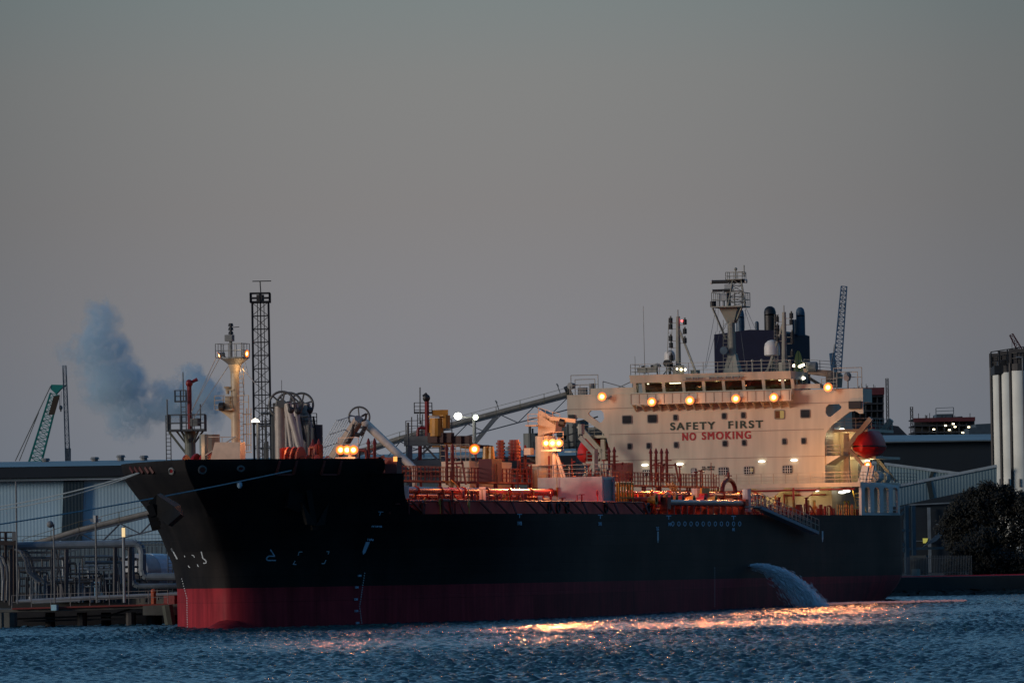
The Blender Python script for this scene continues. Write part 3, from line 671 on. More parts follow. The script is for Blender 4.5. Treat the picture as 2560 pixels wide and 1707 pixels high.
# davit and lifeboats
def lifeboat(off_y, x0, label, z0=14.4, ks=.88):
    b = thing('lifeboat', label, 'lifeboat', (x0, off_y, z0), 'enclosed lifeboats on davits'); b.scale = (ks, ks, ks)
    L_ = 7.6; NS = 14
    def sec(t, z):
        k = 1-abs(2*t-1)**2.6; w_ = 1.75*max(.02, k)**.55
        return w_
    hu = MB(); ca = MB(); rb = MB(); H = []; K = []
    for i in range(NS+1):
        t = i/NS; w_ = sec(t, 0); keel = .9*(abs(2*t-1))**2.2; x = x0+L_*t
        H.append([(x, off_y+w_*c, z0+1.45-(1.45-keel)*s_) for c, s_ in ((1,0),(.95,.28),(.78,.55),(.5,.78),(.2,.94),(0,1),(-.2,.94),(-.5,.78),(-.78,.55),(-.95,.28),(-1,0))])
        k2 = min(1, (1-abs(2*t-1)**3)*1.2)
        hh = 1.9*max(.03, k2)**.6
        K.append([(x, off_y+w_*c*.97, z0+1.5+hh*s_) for c, s_ in ((1,0),(.93,.34),(.74,.68),(.5,.93),(.2,1),(0,1),(-.2,1),(-.5,.93),(-.74,.68),(-.93,.34),(-1,0))])
        rb.v.append((x, off_y+w_, z0+1.47))
    for S_, mbb in ((H, hu), (K, ca)): mbb.add(*grid(S_, False)); mbb.add(S_[0], [tuple(range(11))]); mbb.add(S_[-1], [tuple(range(11))])
    vv = rb.v; rb = MB(); rb.tube(vv, .07, 5); rb.tube([(v[0], 2*off_y-v[1], v[2]) for v in vv], .07, 5)
    hu.build('boat_hull', BOATR, b, smooth=True); cn = ca.build('canopy', BOATR, b, smooth='auto'); rb.build('rubbing_strake', BLACK, b)
    MB().box(x0+.9, x0+.95, off_y-.35, off_y+.05, z0+2.6, z0+3.0).build('hatch', mat('hatch_grey', (.08,.06,.06), .4), cn)
    tw = MB().cyl((x0+L_*.7, off_y, z0+3.2), (x0+L_*.7, off_y, z0+3.75), .5, .4, n=10); tw.build('conning_hatch', BOATR, cn)
LBP = AX(2165, 1140, XF+5)
_p = AX(2153,1146,XF+2.5); lifeboat(_p.y, XF+2.5, 'red enclosed lifeboat hanging at the near port side aft of the bridge wing', _p.z)
_p = AX(1462,1166,XF+2.5); lifeboat(_p.y, XF+2.5, 'red enclosed lifeboat on the far starboard side, partly hidden by a davit arm', _p.z)
for sg in (-1, 1):
    s = MB(); yb_ = 13.3*sg
    for x in (XF+3.2, XF+11.5):
        s.nxt()
        s.hexa([(x,yb_-.35,12.45),(x+.5,yb_-.35,12.45),(x+.5,yb_+.35,12.45),(x,yb_+.35,12.45),(x,yb_-.2,17.6),(x+.5,yb_-.2,17.6),(x+.5,yb_+.2,17.6),(x,yb_+.2,17.6)])
        s.bar((x+.25,yb_+sg*.1,16.2), (x+.25,16.0*sg,19.1), .5)
        s.bar((x+.25,yb_,16.3), (x+.25,yb_+sg*3.1,12.6), .3)
        s.cyl((x+.3,16.0*sg,19.1), (x+.3,16.0*sg,18.0), .06, n=5)
    s.build('davit', mat('davit_cream', (.42, .37, .29), .5), HOUSE)
# funnel
fx0, fx1 = 160.0, 169.3; fy0, fy1 = AX(1965, 840, fx0).y, AX(1785, 840, fx0).y
s = MB(); s.prism([(fx0,fy0,18.6),(fx0,fy0,28.6),(fx0,fy0+1,28.95),(fx0,(fy0+fy1)/2,29.1),(fx0,fy1,28.7),(fx0,fy1,18.6)], (fx1-fx0, 0, 0))
FN = s.build('funnel', NAVY, SHIP)
s = MB(); s.prism([(fx0+4.6-2.15*math.cos(a), fy0-.03, 23.2+3.7*math.sin(a)) for a in [math.radians(-35+250*k/24) for k in range(25)]]+[(fx0+4.6, fy0-.03, 24.2)], (0, .02, 0))
s.build('funnel_emblem', mat('dull_yellow_emblem', (1.0, .50, .06), .6), FN)
s = MB(); s.box(fx0+4.56, fx0+4.65, fy0-.05, fy0-.032, 21.4, 26.9); s.build('emblem_line', NAVY, FN)
for px, py, r_, x in ((1850, 783, .45, 162), (1892, 796, .21, 161.2), (1925, 777, .64, 162), (1983, 789, .11, 164), (1988, 789, .11, 164.6), (2001, 779, .48, 164.5)):
    p = AX(px, py, x); s = MB(); s.cyl((x,p.y,28.5),(x,p.y,p.z-.5),r_,n=16)
    if r_ > .4: s.lathe((x,p.y,p.z-.5),[(r_,0),(r_*1.0,.4),(r_*.85,.75),(r_*.5,.95),(.02,1.0)],16,Vector((.25,.1,1)))
    else: s.sphere((x,p.y,p.z-.5), r_, 10)
    s.build('exhaust_pipe', BLACK if 1900 < px < 1950 else FUNT, FN, smooth='auto')
# masts on the wheelhouse roof
def mp(px, py, x): p = AX(px, py, x); return Vector((x, p.y, p.z))
XM = XF+4
s = MB(); b0 = mp(1832, 932, XM); b0.z = 24.1; t0 = mp(1828, 800, XM)
s.hexa([b0+Vector(v) for v in ((-.9,-.9,0),(.9,-.9,0),(.9,.8,0),(-.9,.8,0),(-.35,-.4,2.2),(.35,-.4,2.2),(.35,.4,2.2),(-.35,.4,2.2))])
s.cyl(b0+Vector((0,0,1.5)), t0, .40, .38, n=10)
s.hexa([t0+Vector(v) for v in ((-.38,-.38,-.3),(.38,-.38,-.3),(.38,.38,-.3),(-.38,.38,-.3),(-.8,-.95,1.3),(.8,-.95,1.3),(.8,1.1,1.3),(-.8,1.1,1.3))])
pz = t0.z+1.3; py0, py1 = t0.y-1.65, t0.y+1.15
s.box(XM-1.6, XM+1.6, py0, py1+.6, pz, pz+.12)
s.bar((XM-1.2, py1+.5, pz-.05), (XM, t0.y+.6, pz-3.3), .16); s.bar((XM-1.2, py0+.1, pz-.05), (XM, t0.y-.5, pz-1.6), .16)
MAST = s.build('radar_mast', mat('mast_grey_cream', (.27, .26, .21), .5), SHIP)
MG = MATS['mast_grey_cream']
s = MB(); s.rail([(XM-1.5,py1+.5,pz+.1),(XM-1.5,py0,pz+.1),(XM+1.5,py0,pz+.1),(XM+1.5,py1+.5,pz+.1),(XM-1.5,py1+.5,pz+.1)], 1.45, .75, .04, 2)
tp = mp(1842, 700, XM); s.lattice((XM, t0.y-.6, pz), (XM, tp.y, tp.z), 1.9, .9, 5, .07)
s.box(XM-.7, XM+.7, tp.y-.85, tp.y+1.0, tp.z, tp.z+.08); s.rail([(XM-.7,tp.y+1,tp.z),(XM-.7,tp.y-.8,tp.z),(XM+.7,tp.y-.8,tp.z),(XM+.7,tp.y+1,tp.z),(XM-.7,tp.y+1,tp.z)], .82, .6, .035, 2)
s.cyl((XM,tp.y+.1,tp.z), (XM,tp.y+.1,tp.z+1.1), .07); s.sphere((XM,tp.y+.1,tp.z+1.15), .18, 8)
e = mp(1860, 663, XM); s.cyl((XM,e.y,tp.z+.3),(XM,e.y,e.z),.06); s.cyl((XM,e.y-.1,tp.z+.8),(XM,e.y+.7,tp.z+.8),.05); s.cyl((XM,e.y-.15,e.z-.9),(XM,e.y+.15,e.z-.9),.1)
a1 = mp(1822, 720, XM); s.cyl((XM,a1.y,pz),(XM,a1.y,a1.z),.2); a2 = mp(1809, 742, XM-.6); s.cyl((XM-.6,a2.y,pz),(XM-.6,a2.y,a2.z),.12)
s.ladder((XM-.75,t0.y+.5,24.2),(XM-.75,t0.y+.4,t0.z),.5,(0,1,0),.03)
s.build('mast_platform', MG, MAST)
for (pa, pb, py_, r_, xx, yy) in ((1777,1867,704,.2,XM,a1.y), (1780,1833,726,.15,XM-.6,a2.y)):
    l, r2 = mp(pa, py_+1, xx), mp(pb, py_-1, xx)
    s = MB(); s.cyl(l, r2, r_, n=8); sc_ = s.build('radar_scanner', BLACK, MAST); s = MB(); s.cyl(l, l.lerp(r2, .04), r_*1.25, n=8); s.cyl(r2, r2.lerp(l, .04), r_*1.25, n=8); s.build('scanner_end', WHITE, sc_)
    s = MB(); s.box(xx-.3, xx+.3, yy-.4, yy+.4, l.z-1.1, l.z-.3); s.cyl((xx,yy,l.z-1.6),(xx,yy,l.z),.13); s.build('radar_motor', GALV, MAST)
s = MB(); h = mp(1809, 876, XM-1); s.cyl(h, h+Vector((.7,0,0)), .42, .2, n=14); s.bar(h+Vector((.5,0,0)), (XM,t0.y,h.z-.3), .2); s.build('horn', FUNT, MAST)
s = MB(); s.cyl((XM-.8,t0.y+1.7,pz+.1),(XM-.8,t0.y+1.7,pz+.7),.33,n=10); s.build('mast_lamp', BLACK, MAST)
s = MB()
for (p, q_) in (((1796,768),(1793,828)),((1822,800),(1798,830)),((1822,800),(1803,836)),((1865,770),(1890,826)),((1862,775),(1878,826)),((1790,768),(1762,922)),((1790,828),(1765,920)),((1848,800),(1866,935)),((1800,828),(1790,870)),((1864,772),(1861,826))): s.cyl(mp(*p, XM+.5), mp(*q_, XM-.5), .022, n=4)
s.build('mast_stay', GREYS, MAST)
def signal_mast(px, pyb, pyt, lamps, name):
    s = MB(); x = XF+1; b = mp(px, pyb, x); b.z = 24.1; t_ = mp(px-1, pyt, x); s.cyl(b, t_, .3, .2, n=8); s.cyl(b, b+Vector((0,0,1)), .6, n=10)
    s.bar(b+Vector((0,-2 if px < 1800 else 1.9,0)), b+Vector((0,0,5.2)), .2); s.cyl(t_, t_+Vector((0,0,.7)), .05)
    s.ladder((x,b.y+1.1 if px < 1800 else b.y+.9,24.1),(x,b.y+.75,t_.z-.2),.4,(0,1,0),.035,.35)
    M_ = s.build(name, MG, SHIP); s = MB(); s2 = MB()
    for dy, py in lamps:
        s.nxt(); s2.nxt()
        c = mp(px, py, x); c.y += dy; s.cyl(c-Vector((0,0,.3)), c+Vector((0,0,.25)), .21, n=8); s.cyl(c+Vector((0,0,.25)), c+Vector((0,0,.45)), .1, n=6); s2.cyl(c-Vector((0,0,.3)), (x,b.y,c.z-.3), .04, n=4)
    s.build('signal_lamp', BLACK, M_); s2.build('lamp_arm', MG, M_)
signal_mast(1696, 928, 791, [(.85,800),(.85,815),(-.7,828),(.85,845),(-.7,851),(.8,862),(.8,893),(.8,911),(-.7,805)], 'signal_mast')
signal_mast(1961, 928, 780, [(-.75,789),(-.75,805),(.8,797),(.75,818),(.75,828),(-.85,836),(-.85,852),(-.85,884),(.75,845)], 'signal_mast')
s = MB(); s.sphere(mp(1705,802,XF+1), .11, 8); s.build('red_signal_light', em('red_signal', (1,.05,.05), 8), SHIP)
for px, py, r_, pb in ((1674, 889, .58, 940), (1930, 870, .82, 935)):
    c = mp(px, py, XF+1.5); s = MB(); s.lathe(c-Vector((0,0,r_*1.0)), [(r_*.8,0),(r_,.1),(r_,r_*1.1),(r_*.87,r_*1.6),(r_*.5,r_*1.95),(.02,r_*2.05)], 16)
    b = mp(px, pb, XF+1.5); dome = s.build('satellite_dome', WHITE, SHIP, smooth='auto')
    s = MB(); s.cyl((c.x,c.y,24.1),(c.x,c.y,c.z-r_),.15); s.cyl((c.x,c.y+.8,24.1),(c.x,c.y,c.z-r_-.6),.06); s.cyl((c.x,c.y-.6,24.1),(c.x,c.y,c.z-r_-.6),.06); s.build('dome_post', MG, dome)
s = MB(); s2 = MB()
for px, py in ((1608,915),(1631,912)): s.nxt(); s2.nxt(); c = mp(px, py, XF); s2.cyl((c.x,c.y,24.9),(c.x,c.y,c.z),.2,n=8); s.box(XF-.4,XF,c.y-.55,c.y+.55,24.4,24.95)
s.nxt(); c = mp(1643,912,XF); s.cyl((c.x,c.y,24.1),(c.x,c.y,c.z-.1),.08); s.lathe(c-Vector((0,0,.2)),[(.45,0),(.4,.2),(.02,.4)],10)
s.nxt(); s2.nxt(); c = mp(1666,908,XF); s2.cyl(c, c+Vector((.4,0,0)), .38, n=12); s.cyl((c.x,c.y,24.1),(c.x,c.y,c.z),.06)
for px, py in ((1881,902),(1904,901),(1974,902)): s.nxt(); c = mp(px, py, XF); s.cyl((c.x,c.y,24.1),c,.1,n=6); s.sphere(c,.17,8)
for px, py in ((1738,925),(1862,929)): s.nxt(); c = mp(px, py, XF+2); s.cyl((c.x,c.y,24.1),(c.x,c.y,c.z),.5,n=10)
s.build('roof_fitting', MG, WHO); s2.build('searchlight', BLACK, WHO)
s = MB(); s.cyl(mp(1612,935,XF),mp(1608,765,XF),.035,.02,n=4); s.cyl(mp(1589,935,XF),mp(1587,890,XF),.025,n=4); s.build('whip_antenna', MG, WHO)
s = MB()
for px, py in ((1693,922),(1703,924),(1713,924)): s.nxt(); s.sphere(mp(px,py,XF+.5), .13, 8)
for px, py in ((1985,914),(2003,914),(2008,912),(1999,916)): s.nxt(); s.sphere(mp(px,py,XF+5), .16, 8)
s.build('deck_lamp', LAMPY, WHO)
s = MB(); s.sphere(mp(2005,945,XF+3.5), .38, 10, .5); s.sphere(mp(1988,946,XF+3.5), .15, 8); s.build('soffit_lamp', LAMPW, WHO)
# ------------------------------------------------------------------ ship lights
SOD = (1, .33, .11)
def flood(px, py, x, aim, e, r_=.55, scale=1, parent=SHIP, spot=150):
    return flood_at(AX(px, py, x), aim, e, r_, parent, 84, SOD, (-.66,-.72,-.44))
def flood_at(p, aim, e, r_=.45, parent=SHIP, spot=150, col=SOD, laim=None):
    p = Vector(p); d = Vector(aim).normalized(); s = MB(); s.lathe(p+d*.02, [(.03,.0),(r_*.45,.02),(r_*.6,.03)], 16, d)
    h = MB(); h.lathe(p-d*.45, [(.12,0),(r_*.7,.15),(r_*1.02,.5),(r_,.45),(r_*.5,.40)], 16, d); h.cyl(p-d*.3, p-d*.3+Vector((.5,0,-.25)), .06)
    H_ = h.build('floodlight', GREYS, parent); g3 = MB(); g3.lathe(p, [(r_*1.0,.03),(r_*1.42,.06)], 20, d, False); g3.build('outer_glow_ring', LAMPO, H_); s.build('lamp_glass', LAMPC, H_)
    g = MB(); g.lathe(p, [(r_*.58,.035),(r_*1.02,.05)], 20, d, False); g.build('inner_glow_ring', LAMPR, H_)  # both emissive rings stand in for the glow around the lamp
    l = light('flood_lamp', p+d*.6, e, col, .4, spot, Vector(laim) if laim else d+Vector((0,0,-.35))); return l
for px, py, x in ((1505,991,XF-.9),(1629.5,1004,wkx-.5),(1724.5,1000.5,wkx-.5),(1839.5,996,wkx-.5),(1934.5,993,wkx-.5),(2070,968,XF-.9)):
    flood(px, py, x, (-1,-.42,-.16), 11500, .33)
    q_ = AX(px, py, x); light('flood_spill', q_+Vector((-.5,0,-.2)), 80, SOD, .3)
# oval wall lamps over the poop deck and under it
s = MB()
def oval(px, py, x, w_=.75, h_=.2):
    s.nxt(); c = AX(px, py, x); s.add([(c.x-.12*abs(math.sin(a)) , c.y+w_*.5*math.cos(a), c.z+h_*.5*math.sin(a)) for a in [math.pi*2*k/14 for k in range(14)]]+[(c.x+.1, c.y+w_*.5*math.cos(a), c.z+h_*.5*math.sin(a)) for a in [math.pi*2*k/14 for k in range(14)]],
        [tuple(range(14)), tuple(range(14,28))[::-1]]+[(k,(k+1)%14,14+(k+1)%14,14+k) for k in range(14)]); return c
for px, py in ((1612,1162),(1699.5,1159.5),(1904,1153),(1985,1150)):
    c = oval(px, py, XF-.2); light('wall_lamp', c+Vector((-.5,0,-.6)), 2.2, (1,.8,.38), .15, 150, (.35,0,-1))
for px, py, x in ((2039,1225,XF+1),(2105,1230,XF+5),(2116,1227,XF+6)):
    c = oval(px, py, x, .8, .3)
for y in (-14, -9.5, -5, 0): light('overhang_lamp', (XF+1.8, y, 11.6), 60, (1,.74,.3), .2)
for px, py, x in ((2105,1073,XF+6),(2086,1074,XF+6),(2081,1147,XF+5),(2135,1152,XF+8),(2159,1152,XF+9),(2168,1152,XF+9),(2134,1084,XF+7)):
    c = oval(px, py, x, .5, .26)
light('boat_deck_lamp', (XF+4.5,-13,17.4), 45, (1,.78,.4), .2); light('boat_deck_lamp', (XF+4.5,-13.2,14.6), 45, (1,.78,.4), .2); light('boat_deck_lamp', (XF+9,-14.5,14.7), 40, (1,.78,.4), .2)
s.build('oval_lamp', LAMPW, SHIP)
p = AX(2169,1162,XF+3); flood_at(p, (-1,-.5,0), 260, .28)
light('water_glow_fill', (XF-4.5,-12.5,14.6), 800, (1,.42,.14), .5)  # added unseen lamp, stands in for warm reflections off the water
# ================================================================== cargo deck
PR = SHIP
rnd = random.Random(11)
YEL0 = mat('dull_yellow_steel', (.35,.26,.05), .5)
def YP(px, py, y): return AY(px, py, y)
# raised centre walkway with its rails
YW0, YW1 = -4.6, -2.6
s = MB(); s.box(17, 133, YW0, YW1, 12.0, 12.15)
for x in range(18, 134, 5):
    for y in (YW0+.1, YW1-.1): s.bar((x, y, DK), (x, y, 12.0), .16)
s.build('deck_walkway', RUST, PR)
s = MB(); s.rail([(17,YW0,12.15),(80,YW0,12.15)], 1.2, .95, .045, 3); s.rail([(92,YW0,12.15),(133,YW0,12.15)], 1.2, .95, .045, 3); s.rail([(17,YW1,12.15),(133,YW1,12.15)], 1.2, 1.3, .04, 3)
s.build('walkway_rail', RED, PR)
# long cargo lines with flanges
for y, z, r_, a, b in ((-9.0,11.1,.30,14,133),(-6.3,10.75,.2,30,140),(-1.6,11.0,.3,18,140),(1.5,10.8,.3,18,140),(4,10.6,.3,18,140)):
    s = MB(); s.cyl((a,y,z),(b,y,z),r_,n=12)
    for x in range(a+3, b, 6): s.cyl((x,y,z),(x+.15,y,z),r_*1.35,n=12)
    for x in range(a+4, b, 9): s.bar((x,y,DK),(x,y,z-r_),.14)
    s.build('cargo_pipe', mat('glossy_red_pipe', (.40,.045,.02), .25, var=.2), PR, smooth='auto')
# clutter of valves, stubs and frames, each a cluster on its part of the deck
YEL = mat('yellow_valve', (.5,.25,.03), .45); BRT = mat('bright_red_valve', (.5,.03,.03), .4)
for k in range(13):
    s = MB(); s2 = MB(); s4 = MB(); s5 = MB(); x0 = 20+k*9.3
    for i in range(24):
        for m__ in (s, s2, s4, s5): m__.nxt()
        x = x0+rnd.uniform(0, 9); y = rnd.uniform(-14.2, -6); h = rnd.uniform(.5, 1.9)
        t_ = rnd.random()
        if t_ < .3: s4.cyl((x,y,DK),(x,y,DK+h),rnd.uniform(.06,.2),n=7); s4.cyl((x,y,DK+h),(x,y,DK+h+.08),rnd.uniform(.2,.35),n=9)
        elif t_ < .6: s.tube([(x,y,DK),(x,y,DK+h*.7),(x+rnd.uniform(.4,1.8),y,DK+h*.7),(x+1.9,y+rnd.uniform(-.5,.5),DK)], rnd.uniform(.06,.13), 6)
        elif t_ < .75: s5.box(x,x+rnd.uniform(.3,.9),y,y+rnd.uniform(.3,.8),DK,DK+h*.6)
        elif t_ < .9: s2.cyl((x,y,DK+h*.6),(x+.8,y,DK+h*.6),.22,.12,n=9); s2.cyl((x+.3,y,DK),(x+.3,y,DK+h),.05)
        else: s2.cyl((x,y,DK+h),(x,y+.05,DK+h),.3,n=10); s2.cyl((x,y,DK),(x,y,DK+h),.05)
    s.build('deck_pipework', RED, PR); s4.build('vent_pipe', RED, PR); s5.build('deck_box', RUST, PR); s2.build('valve', YEL if k % 3 == 0 else BRT, PR)
# stairs, boards, fairlead rings and a forest of thin risers along the port side of the walkway
s = MB(); s.ladder(YP(1132,1217,-9.5), YP(1157,1251,-9.5), .8, (0,1,0), .06, .35); s.build('stair_ladder', mat('pink_ladder_paint', (.55,.12,.08), .4), PR)  # ladder steel is an even pink
s = MB(); s.ladder(YP(1118,1200,-8.5), YP(1160,1238,-8.5), .7, (0,1,0), .05, .35); s.ladder(YP(1672,1205,-9), YP(1692,1232,-9), .7, (0,1,0), .05, .35); s.build('stair_ladder', YEL0, PR)
for a_, b_ in (((1003,1213),(1021,1246)), ((1198,1217),(1214,1250))):
    p_, q_ = YP(*a_, -11), YP(*b_, -11); MB().box(p_.x, p_.x+.12, AX(b_[0], 1230, p_.x).y, AX(a_[0], 1230, p_.x).y, q_.z, p_.z).build('white_board', WHITE, PR)
for px in (1132,1160,1181,1397,1417,1438,1535,1640):
    p_ = YP(px, 1273, -16.0); y_ = -hb(p_.x, DK)+.84; s = MB(); s.ring((p_.x, y_, DK+.55), (1,0,0), (0,0,1), .42, .11, 14); s.cyl((p_.x, y_+.08, DK+.55), (p_.x, y_+.1, DK+.55), .4, n=12); s.build('chock_ring', BLACK, PR)
s = MB(); s.rail([YP(1172,1252,-12), YP(1335,1254,-12)], 1.0, 3, .035, 1); s.build('low_rail', YEL0, PR)
for k in range(34):
    x = 19+rnd.random()*112; y = rnd.uniform(-6.8,-4.8); h = rnd.uniform(.6,2.6); s = MB(); s.cyl((x,y,11.2),(x,y,12.2+h),rnd.uniform(.04,.09),n=5)
    if k % 3 == 0: s.cyl((x,y,12.2+h),(x,y,12.35+h),.22,n=8)
    elif k % 3 == 1: s.cyl((x,y,11.9+h),(x+.9,y,11.9+h),.05,n=5)
    s.build('thin_riser', RED, PR)
for k in range(12):
    x = 20+k*9; s = MB(); s.bar((x,-11.6,DK),(x,-11.6,10.3),.1); s.bar((x,-11.6,10.2),(x,-9.0,10.2),.1); s.bar((x,-9.0,DK),(x,-9.0,10.9),.12); s.build('pipe_support_frame', RED, PR)
s = MB(); s.cyl((18,-10.4,10.2),(128,-10.4,10.2),.08,n=8); s.cyl((18,-11.2,9.9),(100,-11.2,9.9),.06,n=8); s.build('thin_line', RED, PR)
# manifold around midships (bright, just aft of the white house)
s = MB(); s2 = MB(); s3 = MB()
for i in range(9):
    s.nxt(); s2.nxt(); s3.nxt(); p = YP(1545+13*i if i < 5 else 1585+28*(i-4), 1237, -11.5); x = p.x
    s.cyl((x,-15.2,10.4),(x,-6,10.4),.26,n=10); (s2 if i % 2 else s3).cyl((x,-15.2,10.4),(x,-14.4,10.4),.5,.28,n=12); s.cyl((x,-13,DK),(x,-13,10.4),.12); s3.cyl((x,-12,10.4),(x,-12,11.1),.06); s3.ring((x,-12,11.1),(1,0,0),(0,1,0),.3,.05,10)
s.build('manifold_pipe', RUST, PR); s2.build('manifold_reducer', BRT, PR); s3.build('manifold_valve', YEL, PR)
s = MB(); x0_, x1_ = YP(1548,1240,-13).x, YP(1582,1240,-13).x
for x in np.linspace(x0_, x1_, 6): s.bar((x,-13,DK),(x,-13,12.0),.14); s.bar((x,-11.5,DK),(x,-11.5,12.0),.14)
s.bar((x0_,-13,11.9),(x1_,-13,11.9),.12); s.bar((x0_,-13,10.6),(x1_,-13,10.6),.12); s.build('manifold_frame', YEL, PR)
# big hose-handling fender pipe along the port edge
a, b = YP(1668,1256,-15.3), YP(1853,1259,-15.3)
s = MB(); s.cyl((a.x,-15.3,a.z),(b.x,-15.3,a.z),.30,n=14); s.build('spill_rail_pipe', mat('smooth_dark_pipe', (.22,.10,.08), .25), PR, smooth='auto')
s = MB(); s2 = MB(); k = 0; x = a.x-1
while x < b.x+2:
    s.nxt()
    s.box(x,x+.22,-15.6,-15.2,DK,a.z-.3); 
    s.nxt()
    if k % 2: s.tube([(x+.8,-15.0,DK),(x+.8,-15.0,DK+.6),(x+1.5,-15.0,DK+.75),(x+1.5,-14.6,DK)],.16,7)
    else: s.box(x+.7,x+1.3,-15.1,-14.7,DK+.1,DK+.9)
    x += 2.1; k += 1
s.box(a.x-1.2,a.x-.1,-15.7,-15.0,a.z-.6,a.z+.5); s.box(b.x+.1,b.x+1.2,-15.7,-15.0,a.z-.5,a.z+.4)
s.build('rail_stanchion', mat('orange_red_stanchion', (.40,.05,.02), .5), PR)
s = MB(); c = YP(1867,1248,-15.2); s.cyl((c.x,-15.2,c.z-1.2),(c.x,-15.2,c.z+1.0),.42,n=10); s.nxt(); c = YP(1741,1236,-11); s.cyl((c.x,-11,c.z-.6),(c.x,-11,c.z+.6),.5,n=10); s.build('white_bin', WHITE, PR)
s = MB(); c = YP(1764,1243,-12); s.box(c.x-1.2,c.x+1.4,-12,-11.8,c.z-.8,c.z+.9); s.build('yellow_locker', YEL, PR)
s = MB(); c = YP(1759,1246,-12.3); s.cyl((c.x,-12.3,c.z-.7),(c.x,-12.3,c.z+.5),.45,n=10); s.build('red_drum', BRT, PR)
# omega shaped vent loop
s = MB(); c = YP(1822,1228,-9); r_ = 1.05; pts = [(c.x-r_*2.2,-9,DK),(c.x-r_*2.2,-9,c.z)]+[(c.x-2.3*math.cos(t)*1.0,-9,c.z+1.15*math.sin(t)) for t in [math.pi*k/10 for k in range(11)]]+[(c.x+r_*2.2,-9,DK)]
s.tube(pts,.22,8); s.bar((c.x-2.2,-9,c.z-.3),(c.x+2.2,-9,c.z-.3),.12); s.cyl((c.x,-9,c.z+1.1),(c.x,-9,c.z+1.9),.12); s.cyl((c.x,-9,c.z+1.5),(c.x,-9,c.z+1.6),.35,n=8); s.build('vent_loop', RUST, PR)
# white control house near the port side
h0 = 53.0; s = MB()
pa, pb, pc, pdn = AX(1344,1196,66), AX(1505,1192,66), AX(1535,1190,66), AX(1344,1257,66)
yA, yB, zt = pa.y, pb.y, pb.z+.05
xe = AY(1531,1191,yB).x
s.box(66, xe, yB, yA, 9.6, zt); WHS = s.build('white_deck_locker', mat('locker_cream', (.74,.68,.55), .5), PR)
s = MB(); s.box(66.3, xe-.3, yB-.06, yB, 9.7, zt-.25); s.cyl((xe-.4,yB-.2,9.2),(xe-.4,yB-.2,zt),.12); s.build('side_panel', GALV, WHS)
s = MB(); s.rail([(66.1,yA,zt),(66.1,yB+.1,zt),(xe,yB+.1,zt)], 1.1, 1.2, .045, 3); s.build('locker_rail', mat('rail_warm_cream', (.40, .34, .27), .5), WHS)
s = MB(); yh = AX(1393,1220,65.9).y; s.cyl((65.85,yh,zt),(65.85,yh,zt-1.0),.03); s.cyl((65.85,yh,zt-.9),(65.85,yh,zt-1.7),.13,.07,n=6); s.cyl((65.85,yh,zt-1.7),(65.85,yh,9.7),.03); s.build('hanging_hook', ORANGE, WHS)
# white pump house behind the walkway
X2 = 64; q0, q1 = AX(1173,1152,X2), AX(1340,1176,X2)
yA2, zt2 = q0.y, q0.z; s = MB(); s.box(X2, X2+12, 1.0, yA2, DK, zt2)
PHS = s.build('pump_house', CREAM, PR)
s = MB(); s.rail([(X2+.1,yA2,zt2),(X2+.1,-.2+1.3,zt2),(X2+9,1.3,zt2)], 1.5, 1.4, .045, 3); s.build('house_rail', MG, PHS)
s = MB(); 
for px in (1215,1229): s.nxt(); c = AX(px,1145,X2+2); s.cyl((X2+2,c.y,zt2),(X2+2,c.y,zt2+1.3),.35,.22,n=9)
s.build('yellow_vent', YEL, PHS)
s = MB()
for px in (1252,1282,1290): 
    s.nxt()
    c = AX(px,1140,X2+4)
    for j in range(6): s.cyl((X2+4,c.y,zt2+j*.3),(X2+4,c.y,zt2+j*.3+.18),.42,n=10)
    s.cyl((X2+4,c.y,zt2),(X2+4,c.y,zt2+1.9),.3,n=10)
s.build('vent_cowl', RUST, PHS)
# dark red store box
c0, c1 = AX(1196,1146,58), AX(1217,1204,58); MB().box(58,60.8,AX(1229,1150,58).y,AX(1196,1150,58).y,12.1,AX(1196,1147,58).z).build('red_store_box', mat('dark_maroon_box', (.10,.008,.010), .6), PR)
# vent posts: red A-frame ladders
def vent_frame(px0, px1, pyt, pyb, y, two=True):
    s = MB(); a = YP(px0, pyb, y); x = a.x; zt_ = YP(px0, pyt, y).z; w_ = .5
    for dy in (0, -.55): s.cyl((x,y+dy,a.z),(x,y+dy,zt_),.13,n=7); s.cyl((x,y+dy,zt_),(x,y+dy,zt_+.5),.22,.05,n=7)
    e = AX(px1, pyb, x); s.bar((x, e.y, a.z),(x, y-1.4, zt_-1.0),.16); s.bar((x,y,zt_-1.2),(x,y-1.5,zt_-1.2),.16)
    for k in (.25,.5,.75): z = a.z+(zt_-a.z)*k; s.bar((x,y,z),(x,y+(e.y-y)*(1-k)*.8-.9*k,z),.1)
    s.ladder((x-.2,y-.27,a.z),(x-.2,y-.27,zt_-.3),.4,(0,1,0),.03)
    return s.build('vent_mast', RED, PR)
vent_frame(1118,1165,1124,1212,-6.0)
vent_frame(1300,1342,1126,1205,-3.0)
vent_frame(1628,1652,1133,1205,-3.0); vent_frame(1655,1697,1133,1205,-3.2); vent_frame(1523,1555,1130,1175,-1.5)
vent_frame(922,925,1110,1160,-4); vent_frame(783,786,1112,1160,1)
MB().box(*sum(([c-.9,c+.9] for c in YP(1554,1180,-1.5)), [])).build('red_store_box', RUST, PR)
